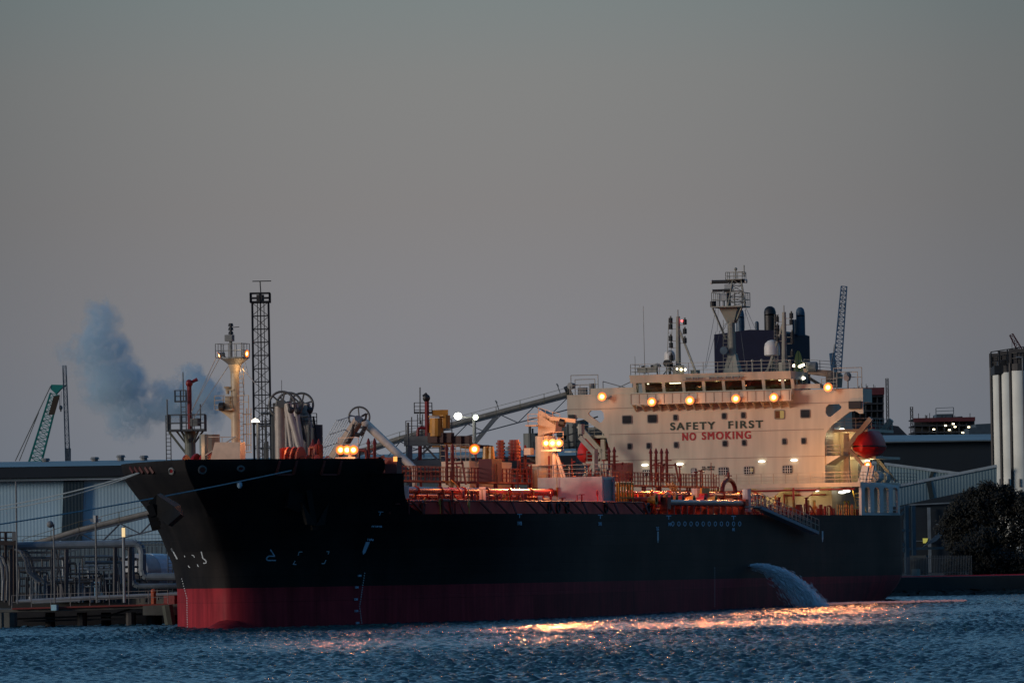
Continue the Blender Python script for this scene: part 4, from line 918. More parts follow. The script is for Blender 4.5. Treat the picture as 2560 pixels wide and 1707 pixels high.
# hose crane
XC = 74
def cp(px, py): return AX(px, py, XC)
b = cp(1365,1175); s = MB(); s.cyl((XC,b.y,DK),(XC,b.y,cp(1365,1165).z),1.35,n=20); s.cyl((XC,b.y,cp(1365,1165).z),(XC,b.y,cp(1365,1160).z),1.6,n=20)
s.cyl((XC,b.y,12),(XC,b.y,cp(1365,1090).z),.95,n=16)
s.prism([cp(1345,1090),cp(1345,1030),cp(1352,1025),cp(1390,1050),cp(1388,1078)],(1.8,0,0)); CR = s.build('deck_crane', mat('crane_cream', (.50,.38,.27), .5), PR)
s = MB(); s.prism([cp(1390,1050),cp(1348,1032),cp(1350,1038),cp(1388,1062)],(.1,0,0)); s.rail([cp(1320,1062),cp(1345,1062)],1.0,.8,.04,3); s.rail([cp(1346,1046),cp(1400,1062)],1.0,.6,.03,3); s.box(XC-1,XC+1,cp(1322,1063).y,cp(1348,1063).y,cp(1320,1066).z,cp(1320,1063).z)
s.bar(cp(1375,1045),cp(1440,1052),.35); s.build('crane_platform', MATS['crane_cream'], CR)
s = MB(); s.tube([cp(1325,1145),cp(1330,1150),cp(1342,1153),cp(1346,1148)],.2,7); s.tube([cp(1347,1148),cp(1352,1156),cp(1356,1148),cp(1353,1120)],.08); s.cyl(cp(1400,1055),cp(1412,1058),.4,n=10); s.build('crane_hose', BLACK, CR)
MB().box(XC-.6,XC+.5,cp(1331,1130).y,cp(1315,1130).y,cp(1320,1137).z,cp(1320,1120).z).build('crane_cabinet', CREAMD, CR)
# stub lattice of blue grey mast gear near starboard boat
s = MB(); s.cyl(AX(1453,1085,XF-4),AX(1453,1060,XF-4),.35,n=8); s.bar(AX(1450,1092,XF-3),AX(1486,1132,XF-3),.45); s.bar(AX(1488,1122,XF-3),AX(1488,1185,XF-3),.45); s.build('starboard_davit_arm', mat('davit_cream', (.42, .37, .29), .5), PR)
s = MB(); q_ = AX(1441,1160,166); s.cyl((166,q_.y,DK),(166,q_.y,AX(1441,1127,166).z),1.3,n=18); s.build('deck_tank', mat('pale_grey_tank', (.35,.37,.36), .5), PR)
# lamp portal with three floodlights, legs
def lamp_post(px, y, py_base, py_lamp, xs3, e, legs, aim, laim=None):
    x = y; b = AX(px, py_base, x); zt_ = AX(px, py_lamp, x).z; s = MB()
    s.cyl((x,b.y,b.z-.2),(x,b.y,zt_),.2,n=8)
    for l in legs: s.cyl((x, AX(l, py_base, x).y, b.z),(x, b.y-.1, zt_-.6),.11,n=6)
    s.box(x-.5,x+.3,AX(xs3[-1]+9,1100,x).y,AX(xs3[0]-9,1100,x).y,zt_-.75,zt_-.6)
    s.rail([(x+.3,AX(xs3[-1]+9,1100,x).y,zt_-.6),(x+.3,AX(xs3[0]-9,1100,x).y,zt_-.6)],1.6,.9,.03,3)
    LP_ = s.build('light_mast', CREAMD, PR)
    for q_ in xs3:
        c = AX(q_, py_lamp, x-.5); flood_at(c, aim, e, .28, LP_, 88 if laim else 165, SOD, laim)
    c = AX(xs3[1], py_lamp, x-1.3); light('mast_glow', c, min(500, e*.12), SOD, .3)
lamp_post(1387, 67.5, 1193, 1107, (1365,1381,1397), 7500, (1405,1412), (-1,-.45,-.35), (-.80,-.60,-.48))
lamp_post(876, 14.5, 1150, 1124, (851.5,867.5,883.5), 900, (890,), (-1,-.45,-.25))
c = AX(1186,1122,63); flood_at(c,(-1,-.5,-.3),380,.34,SHIP,165); MB().cyl(c-Vector((-.4,0,.2)),(63.4,c.y,zt2),.07).build('lamp_post', RED, PR)
# added low fill lights without fixtures that redden the pipes
for x, y, z, e_ in ((24,-10.5,12.6,80),(38,-10.5,12.4,120),(50,-10.6,12.3,130),(80,-9,12.4,420),(88,-12,11.4,280),(97,-9,12.2,330),(112,-10,12,200),(126,-9,12,130)):
    light('deck_red_fill', (x,y,z), e_*1.7, (1,.20,.03), .2)
light('crane_glow', (69.5, AX(1372,1110,69.5).y, 16.5), 900, (1,.36,.10), .4)
light('ladder_glow', (58, 3.5, 14.5), 300, (1,.30,.07), .3); light('ladder_glow', (22, 0.5, 14), 200, (1,.30,.07), .3)
# forecastle gear
ZF = 12.2
def fo(px, py, x): return AX(px, py, x)
fm = MB(); X5 = 11; b = fo(591,1150,X5); t_ = fo(587,905,X5); tt = fo(586,893,X5)
fm.cyl((X5,b.y,ZF),(X5,b.y,t_.z),.33,.33,n=14); fm.cyl((X5,b.y,t_.z-.9),(X5,b.y,t_.z),.34,.6,n=14)
FM = fm.build('foremast', mat('foremast_cream', (.50,.40,.27), .45), PR, smooth='auto')
s = MB(); zp = fo(586,893,X5).z; ya_, yb_ = fo(549,893,X5).y, fo(614,893,X5).y
s.lathe((X5,b.y,zp-.75),[(.35,0),(.9,.45),(1.15,.62),(1.15,.72)],14); s.box(X5-.9,X5+.9,yb_,ya_,zp-.08,zp)
s.rail([(X5-.9,ya_,zp),(X5-.9,yb_,zp),(X5+.9,yb_,zp),(X5+.9,ya_,zp),(X5-.9,ya_,zp)],1.1,.55,.03,2)
zt5 = fo(578,840,X5).z; s.cyl((X5,fo(577,860,X5).y,zp),(X5,fo(577,860,X5).y,zt5),.13); s.box(X5-.3,X5+.3,fo(583,860,X5).y,fo(565,860,X5).y,fo(577,853,X5).z,fo(577,837,X5).z)
s.build('mast_top_platform', GREYS, FM)
s = MB(); yt = fo(577,820,X5).y; s.cyl((X5,yt,zt5),(X5,yt,fo(577,808,X5).z),.1); 
for py in (832,822,812): s.cyl((X5,yt,fo(577,py,X5).z-.12),(X5,yt,fo(577,py,X5).z+.12),.22,.17,n=8)
s.cyl((X5,yt,fo(577,819,X5).z),fo(598,817,X5),.03); s.build('masthead_lamp', BLACK, FM)
# lower lookout platform
s = MB(); z6 = fo(575,1023,X5).z; s.box(X5-.8,X5+.8,b.y,fo(548,1020,X5).y,z6-.08,z6); s.prism([(X5,b.y,z6-.1),(X5,fo(550,1020,X5).y,z6-.1),(X5,fo(566,1030,X5).y,z6-.5),(X5,b.y,z6-1.2)],(.12,0,0))
s.rail([(X5-.8,fo(546,1020,X5).y,z6),(X5-.8,b.y,z6)],1.1,.7,.035,3); s.box(X5-.5,X5+.5,fo(580,1015,X5).y,fo(568,1015,X5).y,z6,z6+1.05)
s.rail([(X5-.3,b.y,z6),(X5-.3,fo(625,1020,X5).y,z6)],1.1,.7,.035,2)
s.cyl(fo(579,971,X5),fo(566,971,X5),.16); s.cyl(fo(566,971,X5-.3),fo(566,966,X5-.3),.2); s.cyl(fo(569,985,X5),fo(569,968,X5),.14); s.box(X5-.4,X5,b.y,fo(568,975,X5).y,fo(568,974,X5).z-.1,fo(568,973,X5).z)
s.cyl((X5,fo(578,900,X5).y,t_.z),(X5,fo(580,1060,X5).y,fo(580,1060,X5).z-2),.07)
s.build('lookout_platform', mat('foremast_cream', (.50,.40,.27), .45), FM)
s = MB(); s.cyl(fo(549,1004,X5-.8)-Vector((0,0,.4)),fo(560,1004,X5-.8)-Vector((0,0,.4)),.35,n=10); s.build('fog_bell', BLACK, FM)
s = MB(); s.ladder((X5+.3,fo(599,1150,X5).y,ZF),(X5+.3,fo(599,900,X5).y,t_.z-.3),.45,(0,1,0),.035,.35)
for py in (1035,1060,1085,1112,1130): 
    z = fo(620,py,X5).z; s.tube([(X5+.3,fo(603,py,X5).y,z),(X5+.3,fo(625,py,X5).y,z)],.04)
for px in (613,617,624): s.cyl((X5+.3,fo(px,1140,X5).y,fo(615,1126,X5).z),(X5+.3,fo(px,1020,X5).y,fo(615,1020,X5).z),.035,n=4)
s.build('cage_ladder', mat('foremast_cream', (.50,.40,.27), .45), FM)
s = MB()
for p, q_ in (((550,893),(478,1030)),((571,915),(482,1048)),((598,905),(612,990)),((610,893),(620,935)),((600,915),(640,960)),((541,892),(478,1030))): s.cyl(fo(*p,X5),fo(*q_,X5-3),.03,n=4)
s.cyl(fo(514,1138,X5-2),fo(590,1090,X5-2),.05); s.cyl(fo(515,1092,X5-1),fo(592,1092,X5-1),.04); s.cyl(fo(555,1092,X5-1),fo(555,1110,X5-1),.03)
s.build('rigging', mat('pale_wire', (.35,.33,.30), .6), FM)
for px, py, d_ in ((616,884,(-.2,-1,-.1)),(549,888,(-.6,1,-.4))):
    c = fo(px, py, X5); flood_at(c, d_, 40, .22, FM, 120)
light('foremast_lamp', fo(604,925,X5)+Vector((-.7,-.3,0)), 45, (1,.62,.30), .3); light('foremast_lamp2', (X5-1.4,b.y-.8,zp+.5), 16, (1,.7,.4), .2)
light('foremast_lamp3', (X5-2.4,b.y-3.8,16.5), 150, (1,.55,.25), .5)
# deckhouse wedge, winches, posts
s = MB(); X6 = 7.5
s.prism([fo(524,1156,X6),fo(537,1105,X6),fo(571,1105,X6),fo(562,1156,X6)],(1.2,0,0)); s.prism([fo(562,1156,X6),fo(571,1105,X6),fo(600,1105,X6),fo(600,1156,X6)],(1.2,0,0)); s.build('forecastle_companion', mat('companion_cream', (.62,.42,.30), .5), PR)
def winch(px, py, x, r_, l_, m_=FIRE):
    c = fo(px, py, x); s = MB(); 
    for k in (0, l_*.5, l_): s.cyl((x,c.y-k,ZF+r_),(x,c.y-k-.12,ZF+r_),r_,n=18)
    s.cyl((x,c.y,ZF+r_),(x,c.y-l_,ZF+r_),r_*.55,n=14); s.box(x-.6,x+.6,c.y-l_-.7,c.y-l_-.2,ZF,ZF+r_*1.3); s.build('mooring_winch', m_, PR)
winch(464,1146,12,1.0,1.5); winch(490,1146,12,1.05,1.3); winch(722,1146,14,1.25,1.0,RUST); winch(745,1146,14,.9,1.6,RUST)
s = MB()
for px, pt in ((707,1120),(716,1118),(795,1110),(800,1112),(755,1135)): s.nxt(); c = fo(px,1146,15); s.bar((15,c.y,ZF),(15,c.y,fo(px,pt,15).z),.4)
s.nxt(); s.tube([fo(775,1150,16),fo(775,1118,16),fo(788,1118,16),fo(788,1150,16)],.18); s.nxt(); s.tube([fo(895,1150,16),fo(898,1125,16),fo(915,1125,16),fo(918,1150,16)],.15); s.build('forecastle_post', RED, PR)
s = MB()
for px, pt, r_ in ((512,1085,.16),): c = fo(px,1150,10); s.cyl((10,c.y,ZF),(10,c.y,fo(px,pt,10).z),.28,n=8)
s.nxt(); c = fo(524,1100,13); s.cyl((13,c.y,ZF),(13,c.y,fo(524,1086,13).z),.85,n=16); s.build('forecastle_vent', mat('grey_green_vent', (.16,.19,.18), .5), PR)
s = MB()
for i in range(10): s.nxt(); c = fo(655+8*i, 1148, 14); h = rnd.uniform(.3,.9); s.cyl((14,c.y,ZF),(14,c.y,ZF+h),.3,n=8)
s.nxt(); c = fo(668,1140,14); s.box(14,15,fo(688,1140,14).y,fo(652,1140,14).y,ZF,ZF+1.35); s.build('forecastle_locker', mat('companion_cream', (.62,.42,.30), .5), PR)
s = MB(); 
for i in range(5): s.nxt(); c = fo(805+5*i,1148,15); s.ring((15,c.y,ZF+.8),(1,0,0),(0,0,1),.55+.15*(i%2),.08,12)
s.build('rope_reel', CREAMD, PR)
s = MB(); c = fo(852,1150,12); s.cyl((12,c.y+1.6,ZF+.6),(12.8,c.y+.6,ZF+.6),.6,n=14); s.build('windlass_drum', GREYS, PR)
s = MB(); x_ = 14.6; s.box(x_, x_+1.2, AX(992,1160,x_).y, AX(962,1160,x_).y, 12.35, AX(975,1143,x_).z); s.build('red_box', RUST, PR)
s = MB(); s.box(x_-.05, x_, AX(993,1150,x_).y, AX(984,1150,x_).y, AX(990,1153,x_).z, AX(990,1141,x_).z); s.build('orange_lamp_glass', em('amber_lamp', (1,.35,.06), 1.6), PR)
light('foc_fill', (13, -3, 15.2), 220, (1,.35,.12), .3); light('foc_fill2', (9, 3, 14.5), 90, (1,.45,.2), .3)  # added forecastle fill lights, no fixtures
# accommodation ladder (gangway) stowed on the port side aft
g0, g1 = AY(1893,1266,-16.6), AY(2037,1329,-17.0)
s = MB(); d_ = g1-g0; 
s.hexa([g0+Vector((0,.45,-.25)),g1+Vector((0,.45,-.25)),g1+Vector((0,-.45,-.25)),g0+Vector((0,-.45,-.25)),g0+Vector((0,.45,.05)),g1+Vector((0,.45,.05)),g1+Vector((0,-.45,.05)),g0+Vector((0,-.45,.05))])
GW = s.build('gangway', mat('gangway_blue_grey', (.18,.25,.30), .5), PR)
s = MB()
for sg in (-.45,.45): s.rail([g0+Vector((0,sg,.05)), g1+Vector((0,sg,.05))], 1.15, 1.25, .04, 2)
s.box(g0.x-2.2,g0.x+.2,-16.9,-16.0,g0.z-.1,g0.z+.05); s.rail([(g0.x-2,-16.9,g0.z),(g0.x+.2,-16.9,g0.z)],1.1,.8,.05,2); s.build('gangway_rail', mat('rail_warm_cream', (.40, .34, .27), .5), GW)
s = MB(); s.box(XF-14,XF-13.6,-16.15,-16.1,5,7) if False else None
# fender hung on the rope off the bow
# ================================================================== water
def plan(D, l): return Vector((CAM.x, CAM.y, 0))+FH*D+RT*l
nd, nl = 2300, 900
Dg = np.concatenate([np.linspace(180, 400, 1150, endpoint=False), np.linspace(400, 780, nd-1150)])
tl = np.linspace(-1, 1, nl)
DD = Dg[:, None]*np.ones(nl)[None]; LL = (DD*.108+8)*tl[None]
X_ = CAM.x+FH.x*DD+RT.x*LL; Y_ = CAM.y+FH.y*DD+RT.y*LL
Zw = np.zeros_like(X_); rs = np.random.RandomState(5)
for i in range(100):
    lam = .34*(1.6/.34)**rs.rand(); th = math.radians(18+rs.randn()*38); k = 2*math.pi/lam
    amp = .0112*lam**.9*(.6+.8*rs.rand())
    ph = (X_*math.cos(th)+Y_*math.sin(th))*k+rs.rand()*6.28
    Zw += amp*(np.sin(ph)+.25*np.cos(2*ph))
Zw *= .8+.4*np.sin(X_*.031+Y_*.053+1+np.sin(X_*.02))*np.sin(X_*.041-Y_*.06+np.sin(Y_*.03))
vs = np.stack([X_, Y_, Zw], -1).reshape(-1, 3).astype(np.float32)
idx = np.arange(nd*nl).reshape(nd, nl); q4 = np.stack([idx[:-1,:-1], idx[:-1,1:], idx[1:,1:], idx[1:,:-1]], -1).reshape(-1, 4)
me = bpy.data.meshes.new('water'); me.vertices.add(len(vs)); me.vertices.foreach_set('co', vs.ravel()); me.loops.add(q4.size); me.loops.foreach_set('vertex_index', q4.ravel().astype(np.int32))
me.polygons.add(len(q4)); me.polygons.foreach_set('loop_start', np.arange(0, q4.size, 4, dtype=np.int32)); me.polygons.foreach_set('loop_total', np.full(len(q4), 4, dtype=np.int32)); me.polygons.foreach_set('use_smooth', np.ones(len(q4), dtype=bool)); me.update(calc_edges=True)
WM = bpy.data.materials.new('river_water'); WM.use_nodes = True; t = WM.node_tree; P = t.nodes['Principled BSDF']
P.inputs['Base Color'].default_value = (.010, .055, .078, 1); P.inputs['Roughness'].default_value = .22; P.inputs['IOR'].default_value = 1.34
tcw = t.nodes.new('ShaderNodeNewGeometry')
n_ = t.nodes.new('ShaderNodeTexNoise'); n_.inputs['Scale'].default_value = 4.2; n_.inputs['Detail'].default_value = 3; t.links.new(tcw.outputs['Position'], n_.inputs['Vector'])
bpw = t.nodes.new('ShaderNodeBump'); bpw.inputs['Strength'].default_value = .8; bpw.inputs['Distance'].default_value = .10; t.links.new(n_.outputs['Fac'], bpw.inputs['Height']); t.links.new(bpw.outputs[0], P.inputs['Normal'])
me.materials.append(WM); wo = bpy.data.objects.new('water', me); C.objects.link(wo); struct(wo)
far = MB(); S_ = 9000; far.add([(-S_,-S_,-.75),(S_,-S_,-.75),(S_,S_,-.75),(-S_,S_,-.75)], [(0,1,2,3)]); struct(far.build('water', WM))
# ------------------------------------------------------------------ land
GZL = 2.2
def gp(px, D, z=GZL): 
    D += DOFF
    l = (px-1280)/FPX*D; p = plan(D, l); p.z = z; return p
LAND = mat('quay_ground', (.05, .05, .045), .9, var=.4, scale=.2)
land = MB(); ring_ = [gp(-9000,512), gp(330,512), Vector((56,21.5,GZL)), Vector((206,21.5,GZL)), gp(9000,662), plan(9000,5500), plan(9000,-5500)]
for p in ring_: p.z = GZL
land.add(ring_+[p-Vector((0,0,4)) for p in ring_], [tuple(range(7))]+[(k,(k+1)%7,7+(k+1)%7,7+k) for k in range(7)])
struct(land.build('ground', LAND))
# rocky bank right of the stern
rb = MB(); nB, mB = 150, 14; rr_ = random.Random(9); rows = []
for j in range(mB):
    row = []
    for i in range(nB):
        px = 1900+i*7; t_ = j/(mB-1); D = 641+16*t_; z = -.6+2.3*t_**.8
        p = gp(px, D, z); p += Vector((rr_.uniform(-.4,.4), rr_.uniform(-.6,.6), rr_.uniform(-.22,.22))); row.append(p)
    rows.append(row)
rb.add(*grid(rows, False)); struct(rb.build('riverbank', mat('bank_rock', (.022,.024,.018), .95, var=.6, scale=.6, bump=.6)))
# red boom pipe along the bank
s = MB(); pts = [V(2226+(2620-2226)*k/8, 1446-8*k/8, 656.5) for k in range(9)]; s.tube(pts, .28, 8)
for p in pts: s.bar(p, Vector((p.x,p.y,GZL-.3)), .2)
tag(s.build('bank_pipe', mat('boom_red', (.75,.015,.02), .5), None, pts[0]), 'long dark red pipe running along the top of the rocky bank', 'pipe')
# ------------------------------------------------------------------ corrugated sheet
def corr(name, col, pitch, rough=.5, depth=.5):
    M = bpy.data.materials.new(name); M.use_nodes = True; t = M.node_tree; P = t.nodes['Principled BSDF']; P.inputs['Roughness'].default_value = rough
    tc_ = t.nodes.new('ShaderNodeTexCoord'); d_ = t.nodes.new('ShaderNodeVectorMath'); d_.operation = 'DOT_PRODUCT'; t.links.new(tc_.outputs['Object'], d_.inputs[0]); d_.inputs[1].default_value = RT
    s_ = t.nodes.new('ShaderNodeMath'); s_.operation = 'MULTIPLY'; t.links.new(d_.outputs['Value'], s_.inputs[0]); s_.inputs[1].default_value = 2*math.pi/pitch
    n_ = t.nodes.new('ShaderNodeMath'); n_.operation = 'SINE'; t.links.new(s_.outputs[0], n_.inputs[0])
    b_ = t.nodes.new('ShaderNodeBump'); b_.inputs['Strength'].default_value = depth; b_.inputs['Distance'].default_value = .12; t.links.new(n_.outputs[0], b_.inputs['Height']); t.links.new(b_.outputs[0], P.inputs['Normal'])
    no = t.nodes.new('ShaderNodeTexNoise'); no.inputs['Scale'].default_value = .12; no.inputs['Detail'].default_value = 6; t.links.new(tc_.outputs['Object'], no.inputs['Vector'])
    r_ = t.nodes.new('ShaderNodeValToRGB'); c = Vector(col); r_.color_ramp.elements[0].position = .3; r_.color_ramp.elements[1].position = .7
    r_.color_ramp.elements[0].color = (*(c*.78), 1); r_.color_ramp.elements[1].color = (*(c*1.12), 1); t.links.new(no.outputs['Fac'], r_.inputs[0]); t.links.new(r_.outputs[0], P.inputs['Base Color'])
    return M
WALLB = corr('blue_grey_cladding', (.42,.61,.70), .36, .6, .09); WALLD = mat('dark_navy_cladding', (.012,.020,.028), .6, var=.3, scale=.1)
ROOFG = mat('grey_roof_sheet', (.13,.17,.18), .5, var=.25, scale=.15); GALLB = corr('gallery_cladding', (.20,.29,.31), .4, .5, .22)
def T(d_): return FH*d_
def face(mb, poly, D, thick): mb.prism([V(x, y, D) for x, y in poly], T(thick))
# left warehouse
D1 = 600; WLt = thing('warehouse', 'long blue grey corrugated warehouse with dark fascia behind the bow', 'warehouse', gp(200, D1))
s = MB(); face(s, [(-260,1207),(470,1194),(470,1356),(-260,1366)], D1, 60); s.build('wall', WALLB, WLt)
s = MB(); face(s, [(-260,1366),(470,1356),(1600,1336),(1600,1480),(-260,1480)], D1-.4, 1); face(s, [(470,1160),(1440,1142),(1440,1337),(470,1356)], D1+.6, 50); s.build('lower_wall', corr('lower_cladding', (.12,.17,.19), .36, .6, .09), WLt)
s = MB(); face(s, [(-260,1171),(380,1162),(1440,1138),(1440,1163),(380,1188),(-260,1200)], D1-1.5, 2); face(s, [(-260,1363),(1440,1332),(1440,1335),(-260,1367)], D1-.6, .3); s.build('fascia', WALLD, WLt)
s = MB(); face(s, [(-260,1200),(380,1188),(1440,1163),(1440,1168),(380,1194),(-260,1207)], D1-1.2, 1.2); s.build('gutter', ROOFG, WLt)
s = MB(); s.add([V(-260,1171,D1-1.6), V(380,1162,D1-1.6), V(1440,1138,D1-1.6), V(1440,1121,D1+22), V(600,1146,D1+22), V(-260,1158,D1+22)], [(0,1,2,3,4,5)]); s.build('roof', ROOFG, WLt)
s = MB(); face(s, [(159,1202),(209,1201),(204,1352),(153,1354)], D1-.5, .4); s.build('dark_panel', corr('dark_teal_panel', (.012,.035,.05), .36, .6, .12), WLt)
for px, py in ((114,1155),(237,1152),(302,1147),(360,1148),(1213,1122),(1275,1126)):
    c = V(px, py+6, D1+20); s = MB(); s.cyl(c-Vector((0,0,.3)), c+Vector((0,0,.45)), .38, n=10); s.cyl(c+Vector((0,0,.45)), c+Vector((0,0,.7)), .55, .42, n=10); s.build('roof_vent', GREYS, WLt)
# ------------------------------------------------------------------ jetty on the left
JD = 452; DOFF = 33
JT = thing('jetty', 'low dark jetty with steel piles, red edge beam and hand rails left of the bow', 'jetty', gp(100, JD, 0))
s = MB(); face(s, [(-120,1524),(100,1521),(420,1511),(420,1518),(100,1528),(-120,1531)], JD, 9); s.build('deck_slab', CONC, JT)
s = MB(); face(s, [(30,1519),(418,1508),(418,1512),(30,1523)], JD-.3, .3); s.build('edge_beam', mat('faded_red_beam', (.22,.04,.03), .6), JT)
s = MB(); face(s, [(357,1514),(452,1509),(452,1537),(357,1537)], JD-.5, 7); face(s,[(452,1507),(700,1503),(700,1530),(452,1537)],JD+3,7); s.build('pile_cap', CONC, JT)
for px, D in ((2,JD),(22,JD),(125,JD+3),(205,JD+2),(265,JD+5),(327,JD+1),(378,JD+2),(392,JD+5),(432,JD+1),(448,JD+5)):
    t_ = V(px, 1530, D); s = MB(); s.cyl((t_.x,t_.y,-2), t_, .45 if px not in (2,22) else .75, n=10); s.build('pile', CONC if px in (2,22) else DARKS, JT)
s = MB(); s.cyl(gp(422,JD-1.2,-1.5), V(418,1512,JD-1.2), .5, n=8); s.build('fender_pile', mat('pile_greenish', (.06,.07,.055), .8), JT)
s = MB(); 
for (a,b,c_,d_) in ((30,1547,360,1534),(60,1552,350,1545),(265,1541,330,1520)): s.nxt(); s.bar(V(a,b,JD+2), V(c_,d_,JD+2), .16)
s.build('bracing', DARKS, JT)
s = MB(); s.rail([V(30,1521,JD), V(420,1508,JD)], 1.15, 1.5, .035, 2); s.build('hand_rail', mat('pale_hand_rail', (.28,.26,.24), .6), JT)
MB().box(*sum(([c-.25,c+.25] for c in V(137,1518,JD-.4)), [])).build('blue_sign', mat('pale_blue_sign', (.2,.4,.5), .5), JT)
# dark rear sheet wall put in as the shadow under the jetty deck
s = MB(); face(s, [(-120,1528),(445,1516),(445,1592),(-120,1592)], JD+12, 1); struct(s.build('jetty_shadow_wall', DARKS))
# pipe rack
PRK = thing('pipe_rack', 'grey steel pipe rack carrying a thick pipe that loops down beside the bow', 'pipe rack', gp(200, 458))
PD = 458
def Q(px, py, D=PD): return V(px, py, D)
s = MB(); s.tube([Q(-60,1366),Q(335,1358),Q(342,1359),Q(350,1364),Q(354,1372),Q(356,1384),Q(356,1425),Q(359,1436),Q(366,1441),Q(450,1441)], .34, 10); s.build('large_pipe', BLUEG, PRK, smooth='auto')
s = MB(); s.tube([Q(100,1363,460),Q(322,1358,460),Q(328,1365,460),Q(330,1380,460),Q(331,1450,460),Q(336,1460,460),Q(345,1465,460),Q(450,1464,460)], .24, 10); s.build('second_pipe', BLUEG, PRK, smooth='auto')
s = MB()
for px, a, b in ((27,1366,1512),(132,1372,1500),(166,1372,1495),(288,1366,1490),(325,1364,1490),(10,1380,1500)): s.bar(Q(px,b), Q(px,a), .3)
for a, b in (((120,1371),(172,1370)),((276,1367),(330,1366)),((20,1381),(140,1380)),((20,1394),(135,1393)),((30,1420),(170,1418))): s.bar(Q(*a), Q(*b), .2)
for a, b in (((288,1380),(302,1490)),((325,1376),(300,1366)),((140,1372),(160,1490)),((148,1372),(140,1480))): s.cyl(Q(*a), Q(*b), .07)
s.build('rack_frame', mat('brown_grey_frame', (.085,.085,.085), .6), PRK)
rr2 = random.Random(21)
for k in range(5):
    s = MB(); 
    for i in range(10):
        s.nxt(); x, y = 10+k*62+rr2.uniform(0,60), rr2.uniform(1390,1470); l_ = rr2.uniform(25,90); D = rr2.uniform(460,474)
        s.tube([V(x,y,D), V(x+l_,y-1,D), V(x+l_+3,y+3,D), V(x+l_+4,min(1505,y+rr2.uniform(20,60)),D)], rr2.uniform(.05,.14), 6)
    for i in range(7): s.nxt(); x = 10+k*62+rr2.uniform(0,60); D = rr2.uniform(458,470); s.bar(V(x,1505,D), V(x,rr2.uniform(1400,1470),D), .12)
    s.build('small_pipework', BLUEG if k % 2 else mat('dark_steel_frame', (.05,.055,.06), .6), PRK)
s = MB(); s.tube([V(40,1503,455),V(220,1493,455),V(450,1484,455)], .16, 8); s.tube([V(75,1490,455),V(76,1500,455),V(85,1506,455),V(200,1500,455)],.12,8); s.build('deck_pipe', GALV, PRK)
# hoses at the far left
HS = thing('hose_rack', 'tall rack with drooping grey loading hoses at the far left edge', 'hose rack', gp(20, 456)); s = MB()
for k in range(5): s.nxt(); x = -14+k*10; s.tube([V(x,1385+2*k,456+k), V(x+12,1395,456+k), V(x+19,1415,456+k), V(x+22,1450,456+k), V(x+20,1500,456+k)], .14, 7)
for k in range(3): s.nxt(); x = 35+k*8; s.tube([V(x,1372,457+k), V(x+16,1378,457+k), V(x+28,1400,457+k), V(x+34,1430,457+k), V(x+60,1455,457+k)], .12, 7)
s.build('hose', GREYS, HS); s = MB(); 
for px in (-2,14,36): s.bar(V(px,1505,457), V(px,1330 if px != 36 else 1335,457), .2)
for py in (1330,1345,1357): s.bar(V(-30,py,457), V(38,py,457), .12 if py < 1357 else .35)
s.build('frame', mat('rusty_rack_steel', (.05,.035,.028), .7), HS)
MB().prism([V(30,1329,456.5),V(39,1329,456.5),V(39,1351,456.5),V(30,1351,456.5)], T(.1)).build('notice_board', GREYS, HS)
# storage drums / tanks behind
for i, (px, py, r_, lab, m_) in enumerate(((395,1445,2.0,'silver horizontal tank glowing pale beside the bow', GALV),)):
    T_ = thing('horizontal_tank', lab, 'tank', gp(px, 486)); s = MB(); a, b = V(335,1430,486), V(470,1432,492); s.lathe(a, [(.5,-.6),(1.4,-.3),(1.75,0),(1.75,(b-a).length)], 20, (b-a)); s.build('shell', GALV, T_, smooth='auto')
    s = MB(); s.lathe(a+(b-a)*.24, [(1.78,0),(1.78,1.9)], 20, (b-a)); s.build('insulation_band', mat('pale_blue_white', (.45,.55,.62), .4), T_); s = MB(); s.box(*sum(([c-1.0,c+1.0] for c in (a+(b-a)*.35-Vector((0,0,2.6)))), [])); s.build('saddle', CONC, T_)
SH = thing('pump_shed', 'small grey brown pump shed behind the pipe rack with a yellow notice', 'shed', gp(290, 480)); s = MB(); face(s, [(275,1432),(370,1432),(370,1500),(275,1500)], 480, 5); s.build('wall', mat('shed_brown_grey', (.10,.09,.085), .7), SH)
MB().prism([V(308,1452,479.8),V(325,1452,479.8),V(325,1466,479.8),V(308,1466,479.8)], T(.1)).build('notice', mat('dull_yellow', (.25,.2,.02), .6), SH)
SW = thing('corrugated_shed', 'low dark slate shed with sloping roof edge and blue drums in front of it', 'shed', gp(180, 478)); s = MB(); face(s, [(110,1448),(262,1434),(268,1500),(105,1500)], 478, 4); s.build('wall', corr('slate_cladding', (.035,.045,.065), .7), SW)
s = MB(); face(s, [(105,1449),(262,1433),(262,1436),(105,1452)], 477.6, 4.5); s.build('roof', GREYS, SW)
s = MB(); 
for k in range(5): c = V(238+5*k,1470,476); s.cyl((c.x,c.y,GZL),(c.x,c.y,c.z+.6),.09+.03*(k%2),n=8)
s.build('blue_drum_stack', mat('sky_blue_plastic', (.12,.28,.42), .5), SW)
# person-less jetty red hydrant
s = MB(); c = V(384,1495,453); s.cyl((c.x,c.y,c.z-.6),(c.x,c.y,c.z+.5),.22,n=8); s.sphere((c.x,c.y,c.z+.6),.25,8); tag(s.build('fire_hydrant', mat('hydrant_orange', (.4,.07,.02), .5), None, c), 'orange fire hydrant on the jetty just left of the bow', 'hydrant')
s = MB(); s.box(*sum(([c_-.5,c_+.5] for c_ in V(428,1502,455)), [])); tag(s.build('red_valve_box', FIRE, None, V(428,1502,455)), 'small red box on the jetty touching the bow outline', 'box')
